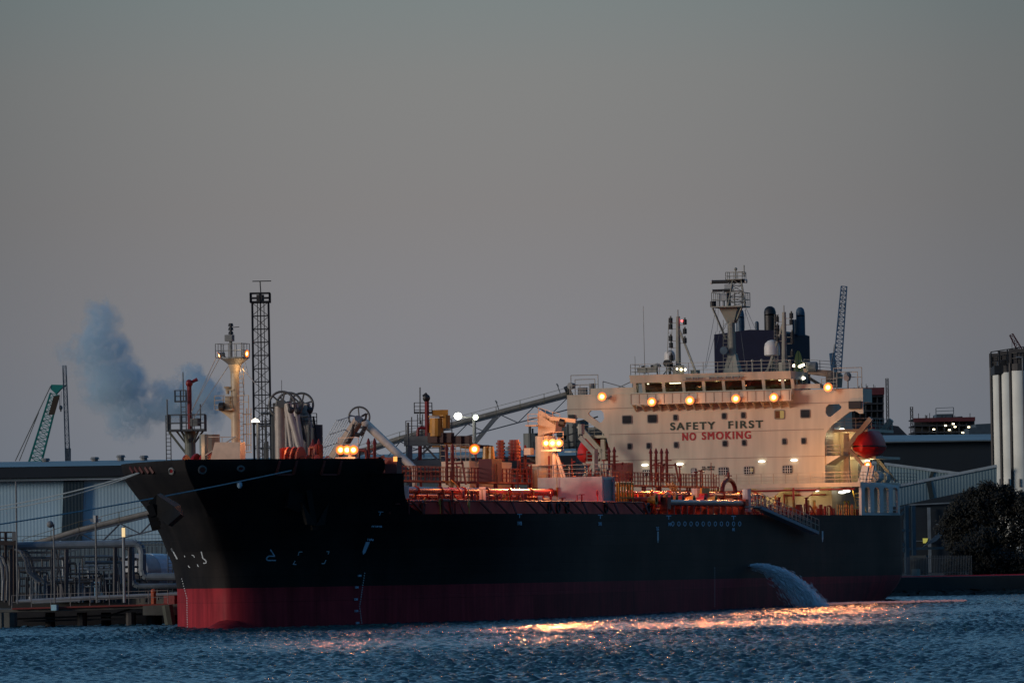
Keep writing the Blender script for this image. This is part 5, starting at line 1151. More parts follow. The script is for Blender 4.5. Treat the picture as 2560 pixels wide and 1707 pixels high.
# fence line in front of left warehouse
DOFF = 0
s = MB(); 
for k in range(34): x = 20+k*12; s.cyl(G(x,540,GZL), V(x,1366,540), .04, n=4)
for py in (1340,1350,1358,1366): s.cyl(V(-40,py+2,540), V(425,py-5,540), .035, n=4)
tag(s.build('wire_fence', mat('dark_wire', (.04,.05,.06), .7), None, gp(200,540)), 'tall dark wire fence in front of the blue warehouse', 'fence')
# posts and lamps left
def simple_post(px, pyt, D, r_, name, label, cat, m_=GREYS, head=None):
    b = gp(px, D); t_ = V(px, pyt, D); o = thing(name, label, cat, b); s = MB(); s.cyl(b, (b.x,b.y,t_.z), r_, n=7); s.build('post', m_, o); return o, Vector((b.x,b.y,t_.z))
o, p = simple_post(34, 1203, 470, .07, 'flag_pole', 'thin grey pole before the warehouse wall at the far left', 'pole')
o, p = simple_post(127, 1310, 470, .07, 'round_mirror_post', 'thin post with a grey round mirror before the dark wall panel', 'mirror post'); s = MB(); s.sphere(p+RT*-.3, .3, 12); s.build('mirror', GREYS, o)
o, p = simple_post(232, 1300, 466, .08, 'instrument_post', 'slim post topped by a small cross-shaped instrument cluster', 'post'); s = MB(); s.bar(p-RT*.45, p+RT*.45, .22); s.cyl(p-Vector((0,0,.2)), p+Vector((0,0,.4)), .2, n=8); s.build('sensor_head', GALV, o)
o, p = simple_post(301, 1316, 462, .12, 'lit_white_column', 'pale column lit warm at its top below the sloping conveyor', 'column', GALV); s = MB(); s.cyl(p-Vector((0,0,.85)), p-Vector((0,0,.1)), .14, n=8); s.build('glow_sleeve', em('warm_glow_sleeve', (1,.72,.35), .9), o)  # lit top of the column, painted as an emissive sleeve
# conveyors
def conveyor(name, label, pts, D, r_, leg=None):
    P_ = [V(x, y, d) for (x, y), d in zip(pts, D)]; o = thing(name, label, 'conveyor', P_[0])
    s = MB(); s.tube(P_, r_, 12); s.build('belt_cover', mat('conveyor_grey', (.28,.26,.22), .7, spec=.2), o, smooth='auto')
    s = MB(); s2 = MB()
    for a, b in zip(P_, P_[1:]):
        n_ = max(2, int((b-a).length/3.2)); dn = Vector((0,0,-1))
        for q_ in (-1, 1):
            e = FH*q_*.7
            s.cyl(a+e+dn*r_*1.1, b+e+dn*r_*1.1, .1, n=4); s.cyl(a+e+dn*(r_+1.35), b+e+dn*(r_+1.35), .07, n=4)
            for k in range(n_):
                p0, p1 = a.lerp(b, k/n_), a.lerp(b, (k+1)/n_); s.cyl(p0+e+dn*r_*1.1, (p0+p1)/2+e+dn*(r_+1.35), .05, n=4); s.cyl((p0+p1)/2+e+dn*(r_+1.35), p1+e+dn*r_*1.1, .05, n=4)
        s2.rail([a-FH*1.1+dn*r_, b-FH*1.1+dn*r_], 1.0, 2.5, .035, 2)
    s.build('truss', mat('conveyor_truss', (.10,.12,.14), .5), o); s2.build('walk_rail', mat('dull_yellow_rail', (.16,.14,.08), .6), o); return o, P_
o, P_ = conveyor('conveyor', 'long grey covered conveyor rising behind the ship to the bridge wing', [(860,1142),(1000,1096),(1420,985)], [610,610,612], .32)
s = MB(); s.bar(V(1242,1040,620), V(1180,1115,620), .5); s.bar(V(1180,1115,620), V(1172,1190,620), .45); s.build('support_leg', GREYS, o)
s = MB(); s.cyl(V(1415,982,612), V(1428,976,612), .7, n=12); s.build('head_drum', BLACK, o)
for px, py in ((1240,1003),(1393,961)): 
    s = MB(); s.cyl(V(px+8,py+24,620), V(px,py,620), .06); s.cyl(V(px-1,py+2,620), V(px+2,py,620), .18, n=6); s.build('lamp_pole', GREYS, o)
conveyor('conveyor', 'grey covered conveyor sloping down to the left behind the anchor', [(400,1276),(200,1325),(60,1368)], [500,500,500], .26)
# jetty lamps (white)
o, p = simple_post(1182, 1040, 600, .2, 'jetty_lamp_post', 'tall grey post left of the conveyor leg carrying a blazing white lamp', 'lamp post', GREYS)
c = V(1145,1040,599); s = MB(); s.bar(V(1150,1043,600), V(1182,1043,600), .15); s.build('arm', GREYS, o); s = MB(); s.sphere(c, .42, 14, .85); s.build('lamp', em('white_flood', (1,.96,.80), 14), o); light('jetty_white_lamp', c-FH*1.2, 160, (1,.95,.8), .6)
c = V(1189,1043,598); s = MB(); s.sphere(c, .28, 12); tag(s.build('conveyor_lamp', em('greenish_lamp', (.9,1,.75), 5), None, c), 'small pale green white lamp on the conveyor cover', 'lamp')
o, p = simple_post(640, 1048, 525, .12, 'jetty_lamp_post', 'white lamp post at the foot of the lattice tower', 'lamp post', GREYS)
c = V(638,1052,524); s = MB(); s.lathe(c-Vector((0,0,.1)), [(.45,0),(.3,.2),(.05,.35)], 12); s.build('lamp', em('lamp_shade_glow', (1,.85,.65), 3), o); light('jetty_small_lamp', c-Vector((0,0,.5))-FH*.5, 30, (1,.75,.5), .2)
# ------------------------------------------------------------------ fire monitor towers
def monitor_tower(name, label, px, D, py_deck, w_, py_top, col_px):
    o = thing(name, label, 'fire tower', gp(px, D)); b = gp(px, D); zp_ = V(px, py_deck, D).z; s = MB(); s.cyl(b, (b.x,b.y,zp_), .5, n=16)
    for k in range(6): a_ = k*math.pi/3; s.bar((b.x,b.y,zp_-1.6), (b.x+math.cos(a_)*w_*.85,b.y+math.sin(a_)*w_*.85,zp_), .16)
    s.bar((b.x,b.y,zp_-2.5), (b.x-RT.x*w_*1.35,b.y-RT.y*w_*1.35,zp_), .2); s.build('column', mat('tower_grey_green', (.13,.14,.11), .6), o)
    s = MB(); c4 = [b+RT*sx*w_+FH*sy*w_ for sx, sy in ((-1.35,-1),(1,-1),(1,1),(-1.35,1))]
    c4 = [Vector((q_.x,q_.y,zp_)) for q_ in c4]; s.hexa([q_ for q_ in c4]+[q_+Vector((0,0,.18)) for q_ in c4]); s.rail(c4+[c4[0]], 1.5, .9, .05, 2); s.build('platform', mat('tower_dark_grey', (.10,.105,.10), .6), o); return o, b, zp_
o, b, z_ = monitor_tower('fire_monitor_tower', 'grey green round column with railed platform and red water cannon near the bow', 471, 506, 1078, 1.4, 0, 0)
s = MB(); cx_ = b+RT*.0; s.cyl((b.x,b.y,z_), (b.x,b.y,V(468,962,506).z), .2, n=8); tz = V(468,958,506).z; s.sphere((b.x,b.y,tz), .35, 8); s.cyl((b.x,b.y,tz), Vector((b.x,b.y,tz))+RT*.75+Vector((0,0,.35)), .13, .17); s.build('water_cannon', FIRE, o)
s = MB(); e = b-RT*.55; zc = V(450,1005,506).z; s.ladder((e.x,e.y,z_), (e.x,e.y,zc), .45, RT, .05); 
bx = [e-RT*.75-FH*.5, e+RT*.25-FH*.5, e+RT*.25+FH*.5, e-RT*.75+FH*.5]; bx = [Vector((q_.x,q_.y,zc)) for q_ in bx]; s.hexa(bx+[q_+Vector((0,0,.12)) for q_ in bx]); s.rail(bx+[bx[0]], 1.05, .35, .045, 2); s.cyl((e.x,e.y,zc), (e.x,e.y,V(452,930,506).z), .05)
for px, pt in ((415,998),(498,1010)): q_ = gp(px,506); s.cyl((q_.x,q_.y,z_), (q_.x,q_.y,V(px,pt,506).z), .06)
q_ = gp(417,506); s.ladder((q_.x,q_.y,GZL), (q_.x,q_.y,z_+1.5), .42, RT, .05, .35); s.bar(V(478,1075,479), V(488,1040,479), .25) if False else s.box(*sum(([c_-.35,c_+.35] for c_ in V(488,1055,506)), [])); s.build('crow_nest', MATS['tower_dark_grey'], o)
# right loading platform with crane and cannon (concrete frame)
LPX = thing('loading_platform', 'grey concrete frame platform with red cannon and yellow folded crane behind the deck', 'platform', gp(1060, 560))
LD = 560
def U(px, py, D=LD): return V(px, py, D)
s = MB()
for px in (1018, 1101):
    for D in (LD, LD+5): b_ = gp(px, D); s.bar(b_, (b_.x,b_.y,V(px,1092,D).z), .5)
for y0 in (1097, 1108): s.bar(U(1010,y0), U(1172 if y0 < 1100 else 1110,y0-1), .55); s.bar(U(1010,y0,LD+5), U(1172,y0-1,LD+5), .4)
s.bar(U(985,1163), U(1110,1160), .9); s.bar(U(1032,1155), U(1096,1098), .2); s.bar(U(1048,1100), U(1095,1150), .2); s.build('concrete_frame', mat('pale_concrete', (.17,.18,.165), .8), LPX)
s = MB(); s.rail([U(1015,1092), U(1130,1088)], 1.6, 1.5, .05, 3); s.rail([U(1020,1145), U(1100,1143)], 1.4, 1.5, .05, 3); s.ladder(U(1050,1090), U(1050,1035), .5, RT, .05)
bx = [U(1036,1034), U(1080,1034), U(1080,1034,LD+2), U(1036,1034,LD+2)]; s.hexa(bx+[q_+Vector((0,0,.2)) for q_ in bx]); s.rail(bx+[bx[0]], 1.1, .5, .05, 3); s.cyl(U(1050,1060), U(1050,968), .06); s.cyl(U(1020,1095), U(1020,1056), .12); s.cyl(U(1029,1095), U(1029,1042), .06)
s.build('upper_platform', MATS['tower_dark_grey'], LPX)
s = MB(); s.cyl(U(1068,1090), U(1067,1000), .22, n=8); s.tube([U(1068,1070), U(1050,1069), U(1045,1073), U(1044,1090)], .16, 7); s.cyl(U(1050,1170), U(1050,1100), .2); s.build('cannon_riser', FIRE, LPX)
s = MB(); s.sphere(U(1066,995), .4, 8); s.cyl(U(1058,992), U(1068,984), .2); s.build('water_cannon', BLACK, LPX)
CRN = thing('loading_crane', 'yellow folded jetty crane standing on the loading platform', 'crane', U(1090,1090))
s = MB(); s.cyl(U(1091,1090), U(1091,1045), .75, .68, n=14); s.cyl(U(1091,1042), U(1091,1040), .85, n=14); s.prism([U(1080,1038),U(1080,1025),U(1105,1024),U(1120,1024),U(1120,1037),U(1105,1038)], T(1.5)); s.cyl(U(1112,1070), U(1112,1038), .55, n=12); s.build('crane_post', ORANGE, CRN)
s = MB(); s.bar(U(1080,1112), U(1152,1110), .5); s.bar(U(1150,1112), U(1200,1118), .6); s.build('crane_boom', ORANGE, CRN)
s = MB(); s.cyl(U(1075,1090), U(1135,1088), .2); 
for px in (1085,1100,1120,1145,1165): s.box(*sum(([c_-.5,c_+.5] for c_ in U(px,1094 if px < 1130 else 1102)), []))
s.bar(U(1200,1116), U(1232,1118), .35); s.build('crane_machinery', mat('crane_dark_rust', (.08,.03,.02), .6), CRN)
# ------------------------------------------------------------------ marine loading arms with counterweight wheels
def arm(label, px, pyw, R, D, legdx, ground=1150):
    s_ = D/FPX; o = thing('marine_loading_arm', label, 'loading arm', gp(px, D), 'marine loading arms'); c = V(px, pyw, D); s = MB(); b_ = gp(px-8, D)
    s.cyl(b_, (b_.x,b_.y,c.z-.2), .46, n=14); s.build('riser', mat('arm_pale_cream', (.42,.36,.30), .45), o, smooth='auto')
    s = MB(); c2 = c+FH*.9; s.ring(c2, RT, Vector((0,0,1)), R*s_, .12, 30)
    for k in range(6): a_ = k*math.pi/3+.3; s.cyl(c2, c2+RT*R*s_*math.cos(a_)+Vector((0,0,R*s_*math.sin(a_))), .09, n=5)
    s.cyl(c-FH*.6, c2+FH*.3, .4, n=10); s.build('counterweight_wheel', mat('wheel_grey', (.12,.12,.11), .6), o)
    s = MB(); e = V(px+legdx, ground, D-2); s.cyl(c-FH*.8+RT*.6, e, .34, .26, n=12); s.cyl(c-FH*.4+RT*.4, e-RT*.9+FH*.5, .22, .18, n=10); s.cyl(c+RT*.55, Vector((c.x+RT.x*.55,c.y+RT.y*.55,c.z-5)), .12, n=8); s.build('hanging_arm', MATS['arm_pale_cream'], o, smooth='auto')
    s = MB(); s.tube([c-FH*1.2+RT*.7, c-FH*1.3+RT*1.0-Vector((0,0,2)), c-FH*1.2+RT*1.6-Vector((0,0,3.5)), c-FH*1.1+RT*1.2-Vector((0,0,1.2))], .1, 6); s.sphere(c-FH*1.2+RT*.9-Vector((0,0,.6)), .33, 8); s.build('arm_joint', DARKS, o); return o
arm('stowed loading arm with grey wheel, nearest to the lattice tower', 704, 1010, 32, 520, 52)
arm('stowed loading arm with grey wheel, in the middle of the stowed three', 722, 1013, 32, 535, 36)
arm('stowed loading arm with grey wheel, rightmost of the stowed three', 753, 1011, 29, 550, 30)
o = thing('marine_loading_arm', 'extended cream loading arm reaching over the rail to the ship, with cage ladder', 'loading arm', gp(840, 520), 'marine loading arms')
s = MB(); a_, b_, c_ = V(832,1150,545), V(898,1048,541), V(1036,1172,518); s.cyl(a_, b_, .62, .5, n=12); s.cyl(b_+RT*.6-Vector((0,0,.4)), c_, .42, .34, n=12); s.cyl(c_, c_-Vector((0,0,1.6)), .22); s.build('arm_pipe', mat('arm_warm_cream', (.46,.34,.26), .45), o, smooth='auto')
s = MB(); cw = V(898,1043,543); s.ring(cw, RT, Vector((0,0,1)), 27*522/FPX, .1, 30); s.ring(cw, RT, Vector((0,0,1)), 2.2*522/FPX, .1, 8)
for k in range(5): t_ = k*2*math.pi/5+.4; s.cyl(cw, cw+RT*1.0*math.cos(t_)+Vector((0,0,1.0*math.sin(t_))), .07)
s.cyl(V(920,1060,519), V(893,1125,519), .05); s.build('counterweight_wheel', MATS['wheel_grey'], o)
s = MB(); s.tube([V(887,1085,518),V(900,1088,518),V(908,1078,518),V(912,1065,518)], .2, 6); s.tube([V(884,1060,518),V(880,1085,518),V(870,1105,518)], .12, 6); s.tube([V(905,1040,518),V(916,1034,518),V(914,1048,518),V(905,1052,518)],.1); s.build('arm_joint', DARKS, o)
s = MB(); up = Vector((0,0,1)); la, lb = V(815,1150,540), V(875,1048,538); s.ladder(la+RT*.8, lb+RT*.8, .6, RT*.8+up*.5, .04, .4)
for k in range(6): q_ = -RT*.15*k-up*.0; s.cyl(la+q_*1.6, lb+q_*1.6-RT*.05, .03, n=4)
for t_ in (0,.33,.66,1.0): q_ = la.lerp(lb, t_); s.tube([q_+RT*.8, q_+RT*.3+up*.35, q_-RT*.5+up*.1, q_-RT*1.2-up*.1], .04)
s.build('cage_ladder', GALV, o)
# dense pipe tower behind the arms
o = thing('pipe_tower', 'dark cluster of upright pipes and platforms behind the loading arms', 'pipe tower', gp(690, 545)); s = MB(); r3 = random.Random(4)
for k in range(46): px = 655+r3.uniform(0,128); D = 545+r3.uniform(0,14); b_ = gp(px, D); s.cyl(b_, (b_.x,b_.y,V(px,r3.uniform(1025,1110) if px < 745 else r3.uniform(1045,1070),D).z), r3.uniform(.05,.16), n=5)
for k in range(24): px = 650+r3.uniform(0,90); py = r3.uniform(1030,1140); D = 545+r3.uniform(0,10); s.cyl(V(px,py,D), V(px+r3.uniform(15,45),py,D), r3.uniform(.05,.12), n=5)
s.build('pipes', mat('pipe_tower_grey', (.09,.095,.09), .6), o); s = MB(); s.rail([V(668,1040,545),V(712,1039,545)],1.1,.8,.05,3); s.rail([V(760,1062,548),V(792,1061,548)],1.1,.8,.05,3)
s.box(*sum(([c_-.9,c_+.9] for c_ in V(712,1030,548)), [])); s.build('platform_rail', DARKS, o)
s = MB(); b_ = gp(774,556); s.cyl(b_, (b_.x,b_.y,V(774,1062,556).z), 1.15, n=18); s.build('dark_vessel', mat('vessel_dark_blue', (.02,.026,.036), .6), o)
# lattice tower
o = thing('lattice_tower', 'tall black lattice tower with square top cage and antenna left of centre', 'tower', gp(650, 560)); b_ = gp(652, 560); t_ = Vector((b_.x,b_.y,V(645,757,560).z)); t_ += RT*(-.0)
s = MB(); s.lattice(b_, t_, 1.75, 1.62, 22, .078, RT, .042); 
for k in (-.3,.0,.35): s.cyl(b_+RT*k, t_+RT*k, .045 if k else .07, n=5)
s.build('lattice', DARKS, o)
s = MB(); zc = t_.z; q_ = [t_+RT*sx*.95+FH*sy*.95 for sx, sy in ((-1,-1),(1,-1),(1,1),(-1,1))]; s.hexa(q_+[c_+Vector((0,0,.15)) for c_ in q_]); 
s.rail(q_+[q_[0]], .95, .9, .09, 2); s.box(t_.x-.3,t_.x+.3,t_.y-.3,t_.y+.3,zc,zc+.8); m2 = b_.lerp(t_, .58); q2 = [m2+RT*sx*.95+FH*sy*.95 for sx, sy in ((-1,-1),(1,-1),(1,1),(-1,1))]; s.hexa(q2+[c_+Vector((0,0,.12)) for c_ in q2]); s.build('top_cage', DARKS, o)
s = MB(); s.cyl(t_+RT*.1, (t_.x,t_.y,V(648,703,560).z), .06); a_ = V(631,703,560); c_ = V(678,703,560); dz = V(648,703,560).z; s.cyl((a_.x,a_.y,dz),(c_.x,c_.y,dz),.05); s.build('antenna', DARKS, o)
s = MB(); s.cyl(V(704,950,530), V(704,1000,530), .03); tag(s.build('lightning_rod', GREYS, None, V(704,1000,530)), 'thin vertical rod above the first loading arm wheel', 'rod')
# grey silo-like tank and greyworks behind centre
o = thing('process_unit', 'grey industrial process unit of tanks, gantries and pipes left of the bridge wing', 'process plant', gp(1440, 700)); s = MB(); s2 = MB()
face(s, [(1392,1064),(1500,1070),(1500,1080),(1392,1090)], 700, 4); face(s, [(1395,1082),(1420,1082),(1420,1175),(1395,1175)], 702, 4)
for px, pt, r_ in ((1328,1083,1.2),(1440,1052,1.4),(1500,1068,2.0),(1470,1100,1.5),(1420,1100,1.0)): b_ = gp(px,700); s.cyl(b_, (b_.x,b_.y,V(px,pt,700).z), r_, n=16)
for k in range(30): px = 1316+r3.uniform(0,190); D = 696+r3.uniform(0,6); b_ = gp(px,D); s2.cyl(b_, (b_.x,b_.y,V(px,r3.uniform(1055,1110),D).z), .12, n=5)
for k in range(22): px = 1390+r3.uniform(0,90); py = r3.uniform(1050,1150); s2.bar(V(px,py,697), V(px+r3.uniform(20,60),py+r3.uniform(-15,3),697), .18)
s.build('vessels', mat('plant_grey', (.13,.14,.13), .6), o); s2.build('gantry', mat('plant_dark', (.045,.047,.045), .6), o)
# ------------------------------------------------------------------ cranes
def crane_boom(name, label, D, p0, p1, w0, w1, n, m_, r_=.13, extra=None):
    a, b = V(*p0, D), V(*p1, D); o = thing(name, label, 'crane', a); s = MB(); s.lattice(a, b, w0, w1, n, r_, RT, r_*.62); s.build('boom', m_, o)
    if extra: extra(o, a, b)
    return o
def ex1(o, a, b):
    D = 900; s = MB(); s.prism([V(128,961,D),V(165,962,D),V(152,972,D),V(140,985,D),V(126,972,D)], T(2.0)); s.build('boom_head', TEAL, o)
    s = MB(); s.prism([V(134,990,D-1.6),V(150,988,D-1.6),V(136,1036,D-1.6),V(121,1037,D-1.6)], T(.3)); s.build('dark_panel', mat('brown_banner', (.05,.035,.02), .8), o)
    s = MB(); s.cyl(V(127,964,D), V(38,1152,D), .09); s.cyl(V(97,1030,D), V(48,1152,D), .08); s.cyl(V(153,978,D), V(152,1018,D), .04); s.cyl(V(148,985,D), V(149,1018,D), .04); s.build('pendant_line', GREYS, o)
    s = MB(); s.sphere(V(152,1019,D), .3, 10, 1.3); s.cyl(V(152,1022,D), V(152,1029,D), .12); s.build('hook', GREYS, o)
crane_boom('crawler_crane', 'teal lattice boom crane leaning right at the far left', 900, (84,1170), (136,985), 2.0, 1.3, 16, TEAL, .12, ex1)
def ex2(o, a, b):
    s = MB(); s.prism([V(163,1120,880),V(176,1120,880),V(176,1152,880),V(163,1152,880)], T(1)); s.build('mast_base', mat('blue_grey_base', (.05,.08,.11), .6), o)
crane_boom('tower_crane_boom', 'slim blue grey upright crane boom behind the teal crane', 880, (170,1165), (161,914), .7, .5, 26, mat('blue_grey_boom', (.09,.12,.15), .6), .08, ex2)
def ex3(o, a, b):
    D = 900; s = MB(); s.cyl(V(2110,722,D), V(2085,880,D), .05); s.cyl(V(2086,860,D), V(2078,912,D), .05); s.cyl(V(2112,760,D), V(2111,790,D), .06); s.build('pendant_line', GREYS, o)
    s = MB(); s.prism([V(2074,883,D),V(2086,881,D),V(2096,940,D),V(2080,940,D)], T(1.5)); s.build('mast_base', CBLUE, o); s = MB(); s.sphere(V(2112,762,D), .18, 8); s.build('hook', BLACK, o)
crane_boom('luffing_crane', 'blue lattice luffing crane standing almost upright right of the funnel', 900, (2092,935), (2110,716), 1.3, .9, 20, CBLUE, .10, ex3)
o = crane_boom('luffing_crane', 'dark red luffing crane jib cut by the right edge above the silos', 820, (2580,930), (2528,836), 1.0, .5, 9, mat('dark_red_jib', (.06,.012,.018), .6), .09)
s = MB(); s.cyl(V(2530,840,820), V(2530,880,820), .035); s.sphere(V(2530,884,820), .22, 8, 1.3); s.build('hook', BLACK, o)
s = MB(); b_ = gp(2592, 820); s.cyl(b_, (b_.x,b_.y,V(2590,925,820).z), 1.2, n=8); s.build('mast', MATS['dark_red_jib'], o)
# ------------------------------------------------------------------ right shore
D3 = 760
WR = thing('warehouse', 'dark navy warehouse with pale roof edge between the stern and the silos', 'warehouse', gp(2350, D3))
s = MB(); face(s, [(1650,1112),(2205,1104),(2520,1098),(2700,1096),(2700,1460),(1650,1460)], D3, 40); s.build('wall', WALLD, WR)
s = MB(); s.add([V(1650,1112,D3-1.2), V(2700,1096,D3-1.2), V(2700,1082,D3+30), V(2300,1087,D3+30), V(1650,1092,D3+30)], [(0,1,2,3,4)]); face(s, [(1650,1112),(2700,1096),(2700,1099),(1650,1115)], D3-1.3, 1.2); s.build('roof', mat('weathered_light_roof', (.16,.20,.21), .5, var=.5, scale=.08), WR)
s = MB(); face(s, [(2272,1260),(2700,1240),(2700,1243),(2272,1263)], D3-.6, .3); face(s, [(2340,1309),(2360,1309),(2360,1311),(2340,1311)], D3-.6, .3); face(s, [(2286,1351),(2310,1351),(2310,1352.5),(2286,1352.5)], D3-.6, .3); face(s, [(2318,1268),(2326,1268),(2330,1440),(2322,1440)], D3-.7, .2); s.build('cladding_trim', BLUEG, WR)
s = MB(); face(s, [(2307,1345),(2320,1345),(2318,1352),(2314,1357),(2308,1357)], D3-.8, .2); s.build('lit_window', em('shed_window_yellow', (.55,.52,.08), .55), WR)
GB = thing('gabled_warehouse', 'dark slate building with sloping roof line behind the lifeboat', 'building', gp(2230, 820)); s = MB(); face(s, [(1900,1050),(2203,1059),(2246,1065),(2270,1089),(2270,1250),(1900,1250)], 820, 40); s.build('wall', mat('slate_blue_wall', (.016,.022,.032), .6), GB)
def gallery(label, poly, stripe, D, thick):
    o = thing('conveyor_gallery', label, 'conveyor gallery', V(*poly[0], D), 'enclosed conveyor galleries'); s = MB(); face(s, poly, D, thick); s.build('cladding', GALLB, o); s = MB(); face(s, stripe, D-.15, .12); s.build('dark_stripe', mat('stripe_grey_green', (.035,.045,.04), .6), o)
    s = MB(); s.bar(V(poly[0][0], poly[0][1]-1, D), V(poly[1][0], poly[1][1]-1, D), .35); s.bar(V(poly[0][0], poly[0][1]-1, D+thick), V(poly[1][0], poly[1][1]-1, D+thick), .35); s.build('ridge', mat('pale_ridge', (.40,.46,.48), .5), o); return o
gallery('upper corrugated conveyor gallery sloping down to the right behind the stern', [(2180,1156),(2440,1190),(2440,1230),(2180,1213)], [(2328,1176),(2336,1177),(2330,1196),(2322,1197)], 735, 5)
gallery('lower corrugated conveyor gallery climbing right to the silos', [(2180,1228),(2492,1165),(2492,1212),(2180,1278)], [(2316,1203),(2327,1201),(2335,1243),(2324,1246)], 720, 5)
SF = thing('steel_trestle', 'blue grey steel trestle holding up the gallery beside the stern', 'trestle', gp(2260, 718)); s = MB()
for px in (2257,2274): b_ = gp(px,718); s.bar(b_, (b_.x,b_.y,V(px,1264,718).z), .5)
for a_, c_ in (((2240,1272),(2274,1264)),((2244,1295),(2270,1268)),((2244,1325),(2274,1325)),((2245,1372),(2360,1369)),((2245,1350),(2272,1372)),((2246,1377),(2274,1375))): s.bar(V(*a_,718), V(*c_,718), .32)
s.build('frame', mat('trestle_blue', (.07,.12,.15), .5), SF)
s = MB(); s.prism([V(2307,1367,716),V(2335,1343,716),V(2353,1326,716),V(2376,1318,716),V(2340,1352,716)], T(1.2)); tag(s.build('loading_chute', mat('chute_blue_grey', (.09,.14,.18), .5), None, V(2335,1350,716)), 'pale blue chute slanting up into the tree', 'chute')
s = MB()
for k in range(46): px = 2238+k*4; b_ = gp(px,668); s.box(b_.x-.03,b_.x+.03,b_.y-.03,b_.y+.03,GZL,V(px,1388 if px > 2312 else 1392,668).z)
for py in (1396,1432): s.bar(V(2236,py+1,668.2), V(2420,py-3,668.2), .08)
tag(s.build('palisade_fence', mat('palisade_grey', (.12,.13,.13), .6), None, gp(2300,668)), 'grey palisade fence on the bank between the stern and the tree', 'fence')
s = MB(); s.box(*sum(([c_-h_,c_+h_] for c_, h_ in zip(V(2298,1412,669), (.5,1.0,1.15))), [])); tag(s.build('concrete_cabinet', CONC, None, gp(2298,669)), 'pale concrete cabinet behind the palisade fence', 'cabinet')
s = MB(); c_ = gp(2279,664); s.cyl(c_, (c_.x,c_.y,V(2279,1422,664).z), .5, n=10); tag(s.build('bollard', mat('bollard_pale', (.28,.27,.23), .7), None, c_), 'short pale bollard in front of the palisade fence', 'bollard')
s = MB(); s.sphere(V(2327,1453,655), .22, 8); tag(s.build('bank_light_marker', WHITE, None, V(2327,1453,655)), 'small white buoy lying on the dark rocks of the bank', 'buoy')
# silos
def silo(label, px, r_px, pyt, pyb, D):
    s_ = D/FPX; b_ = gp(px, D); o = thing('silo', label, 'silo', b_, 'grain silos at the right edge'); zt_ = V(px, pyt, D).z; r_ = r_px*s_
    s = MB(); s.cyl(b_, (b_.x,b_.y,zt_), r_, n=36); s.build('shell', mat('silo_white', (.72,.74,.67), .7, var=.16, scale=.3), o, smooth='auto')
    s = MB(); s.cyl((b_.x,b_.y,zt_), (b_.x,b_.y,zt_+.9), r_*1.0, n=20); s.rail([Vector((b_.x,b_.y,zt_+.9))+RT*r_*math.cos(a)-FH*r_*math.sin(a) for a in [math.pi*k/5 for k in range(-1,7)]], 1.4, 1, .07, 2)
    s.box(b_.x-1,b_.x+1,b_.y-1.2,b_.y+1.2,zt_+.9,zt_+2.8); s.build('top_gear', DARKS, o)
    s = MB(); a_ = b_-RT*r_*.98-FH*.6; s.cyl(a_, (a_.x,a_.y,zt_+1), .22, n=6); s.build('down_pipe', DARKS, o)
    s = MB(); c_ = b_-FH*r_*.98+RT*r_*-.3; s.cyl((c_.x,c_.y,V(px,1217,D).z), (c_.x,c_.y,V(px,1197,D).z), .16, n=6); s.build('vent_stub', GREYS, o)
for lab, px, pyt, D in (('white silo farthest left of the cluster', 2499, 936, 748), ('white silo second from the left', 2521, 931, 736), ('white silo third from the left, broad and pale', 2549, 927, 722), ('white silo cut off by the right edge of the picture', 2592, 920, 712)): silo(lab, px, 24 if px < 2540 else 26, pyt, 1217, D)
s = MB(); face(s, [(2486,914),(2500,913),(2502,900),(2532,898),(2560,900),(2560,924),(2486,936)], 735, 6); s.rail([V(2478,918,734), V(2560,905,734)], 2.0, 1.0, .1, 3)
tag(s.build('silo_headhouse', DARKS, None, V(2520,910,735)), 'dark boxy machinery house on top of the silos', 'headhouse')
s = MB(); b_ = gp(2556,706); s.cyl(b_, (b_.x,b_.y,V(2556,893,706).z), .1); s.cyl((b_.x,b_.y,V(2556,893,706).z), V(2540,893,706), .12); tag(s.build('street_lamp', GREYS, None, b_), 'unlit arm lamp on a pole in front of the silos', 'lamp')
# buildings under construction
def site(name, label, D, x0, x1, yt, yb, floors, m_, band):
    o = thing(name, label, 'building', gp((x0+x1)/2, D)); s = MB(); n_ = floors
    for k in range(n_+1): y = yt+(yb-yt)*k/n_; face(s, [(x0,y),(x1,y-2),(x1,y+1.5),(x0,y+3)], D, 16)
    for px in np.linspace(x0+2, x1-2, 9): face(s, [(px-1.5,yt),(px+1.5,yt),(px+1.5,yb),(px-1.5,yb)], D+.3, .6)
    face(s, [(x0+3,yt+2),(x1-3,yt+2),(x1-3,yb),(x0+3,yb)], D+6, 1); s.build('concrete_frame', m_, o)
    s = MB(); face(s, [(x0-1,yt-1),(x1+1,yt-4),(x1+1,yt+band),(x0-1,yt+band+3)], D-.6, .4); s.build('red_edge_screen', mat('red_screen', (.11,.018,.022), .7), o)
    s = MB(); r4 = random.Random(int(x0)); 
    for k in range(7): s.nxt(); c_ = V(r4.uniform(x0+6,x1-8), r4.uniform(yt+12,yb-4), D-.4); s.prism([c_, c_+RT*.45, c_+RT*.45+Vector((0,0,.25)), c_+Vector((0,0,.25))], T(.1))
    s.build('work_lamp', LAMPY, o)
    s = MB(); 
    for k in range(14): px = r4.uniform(x0,x1); s.cyl(V(px,yt,D+2), V(px,yt-r4.uniform(4,14),D+2), .07, n=4)
    s.build('rebar', DARKS, o); return o
SITE = mat('site_dark_concrete', (.022,.028,.036), .8)
o = site('building_under_construction', 'unfinished dark high-rise with red edge screens behind the starboard bridge wing', 1300, 2090, 2210, 972, 1100, 7, SITE, 14)
o = site('building_under_construction', 'low unfinished concrete building with red top band left of the silos', 1150, 2285, 2437, 1046, 1096, 3, SITE, 6)
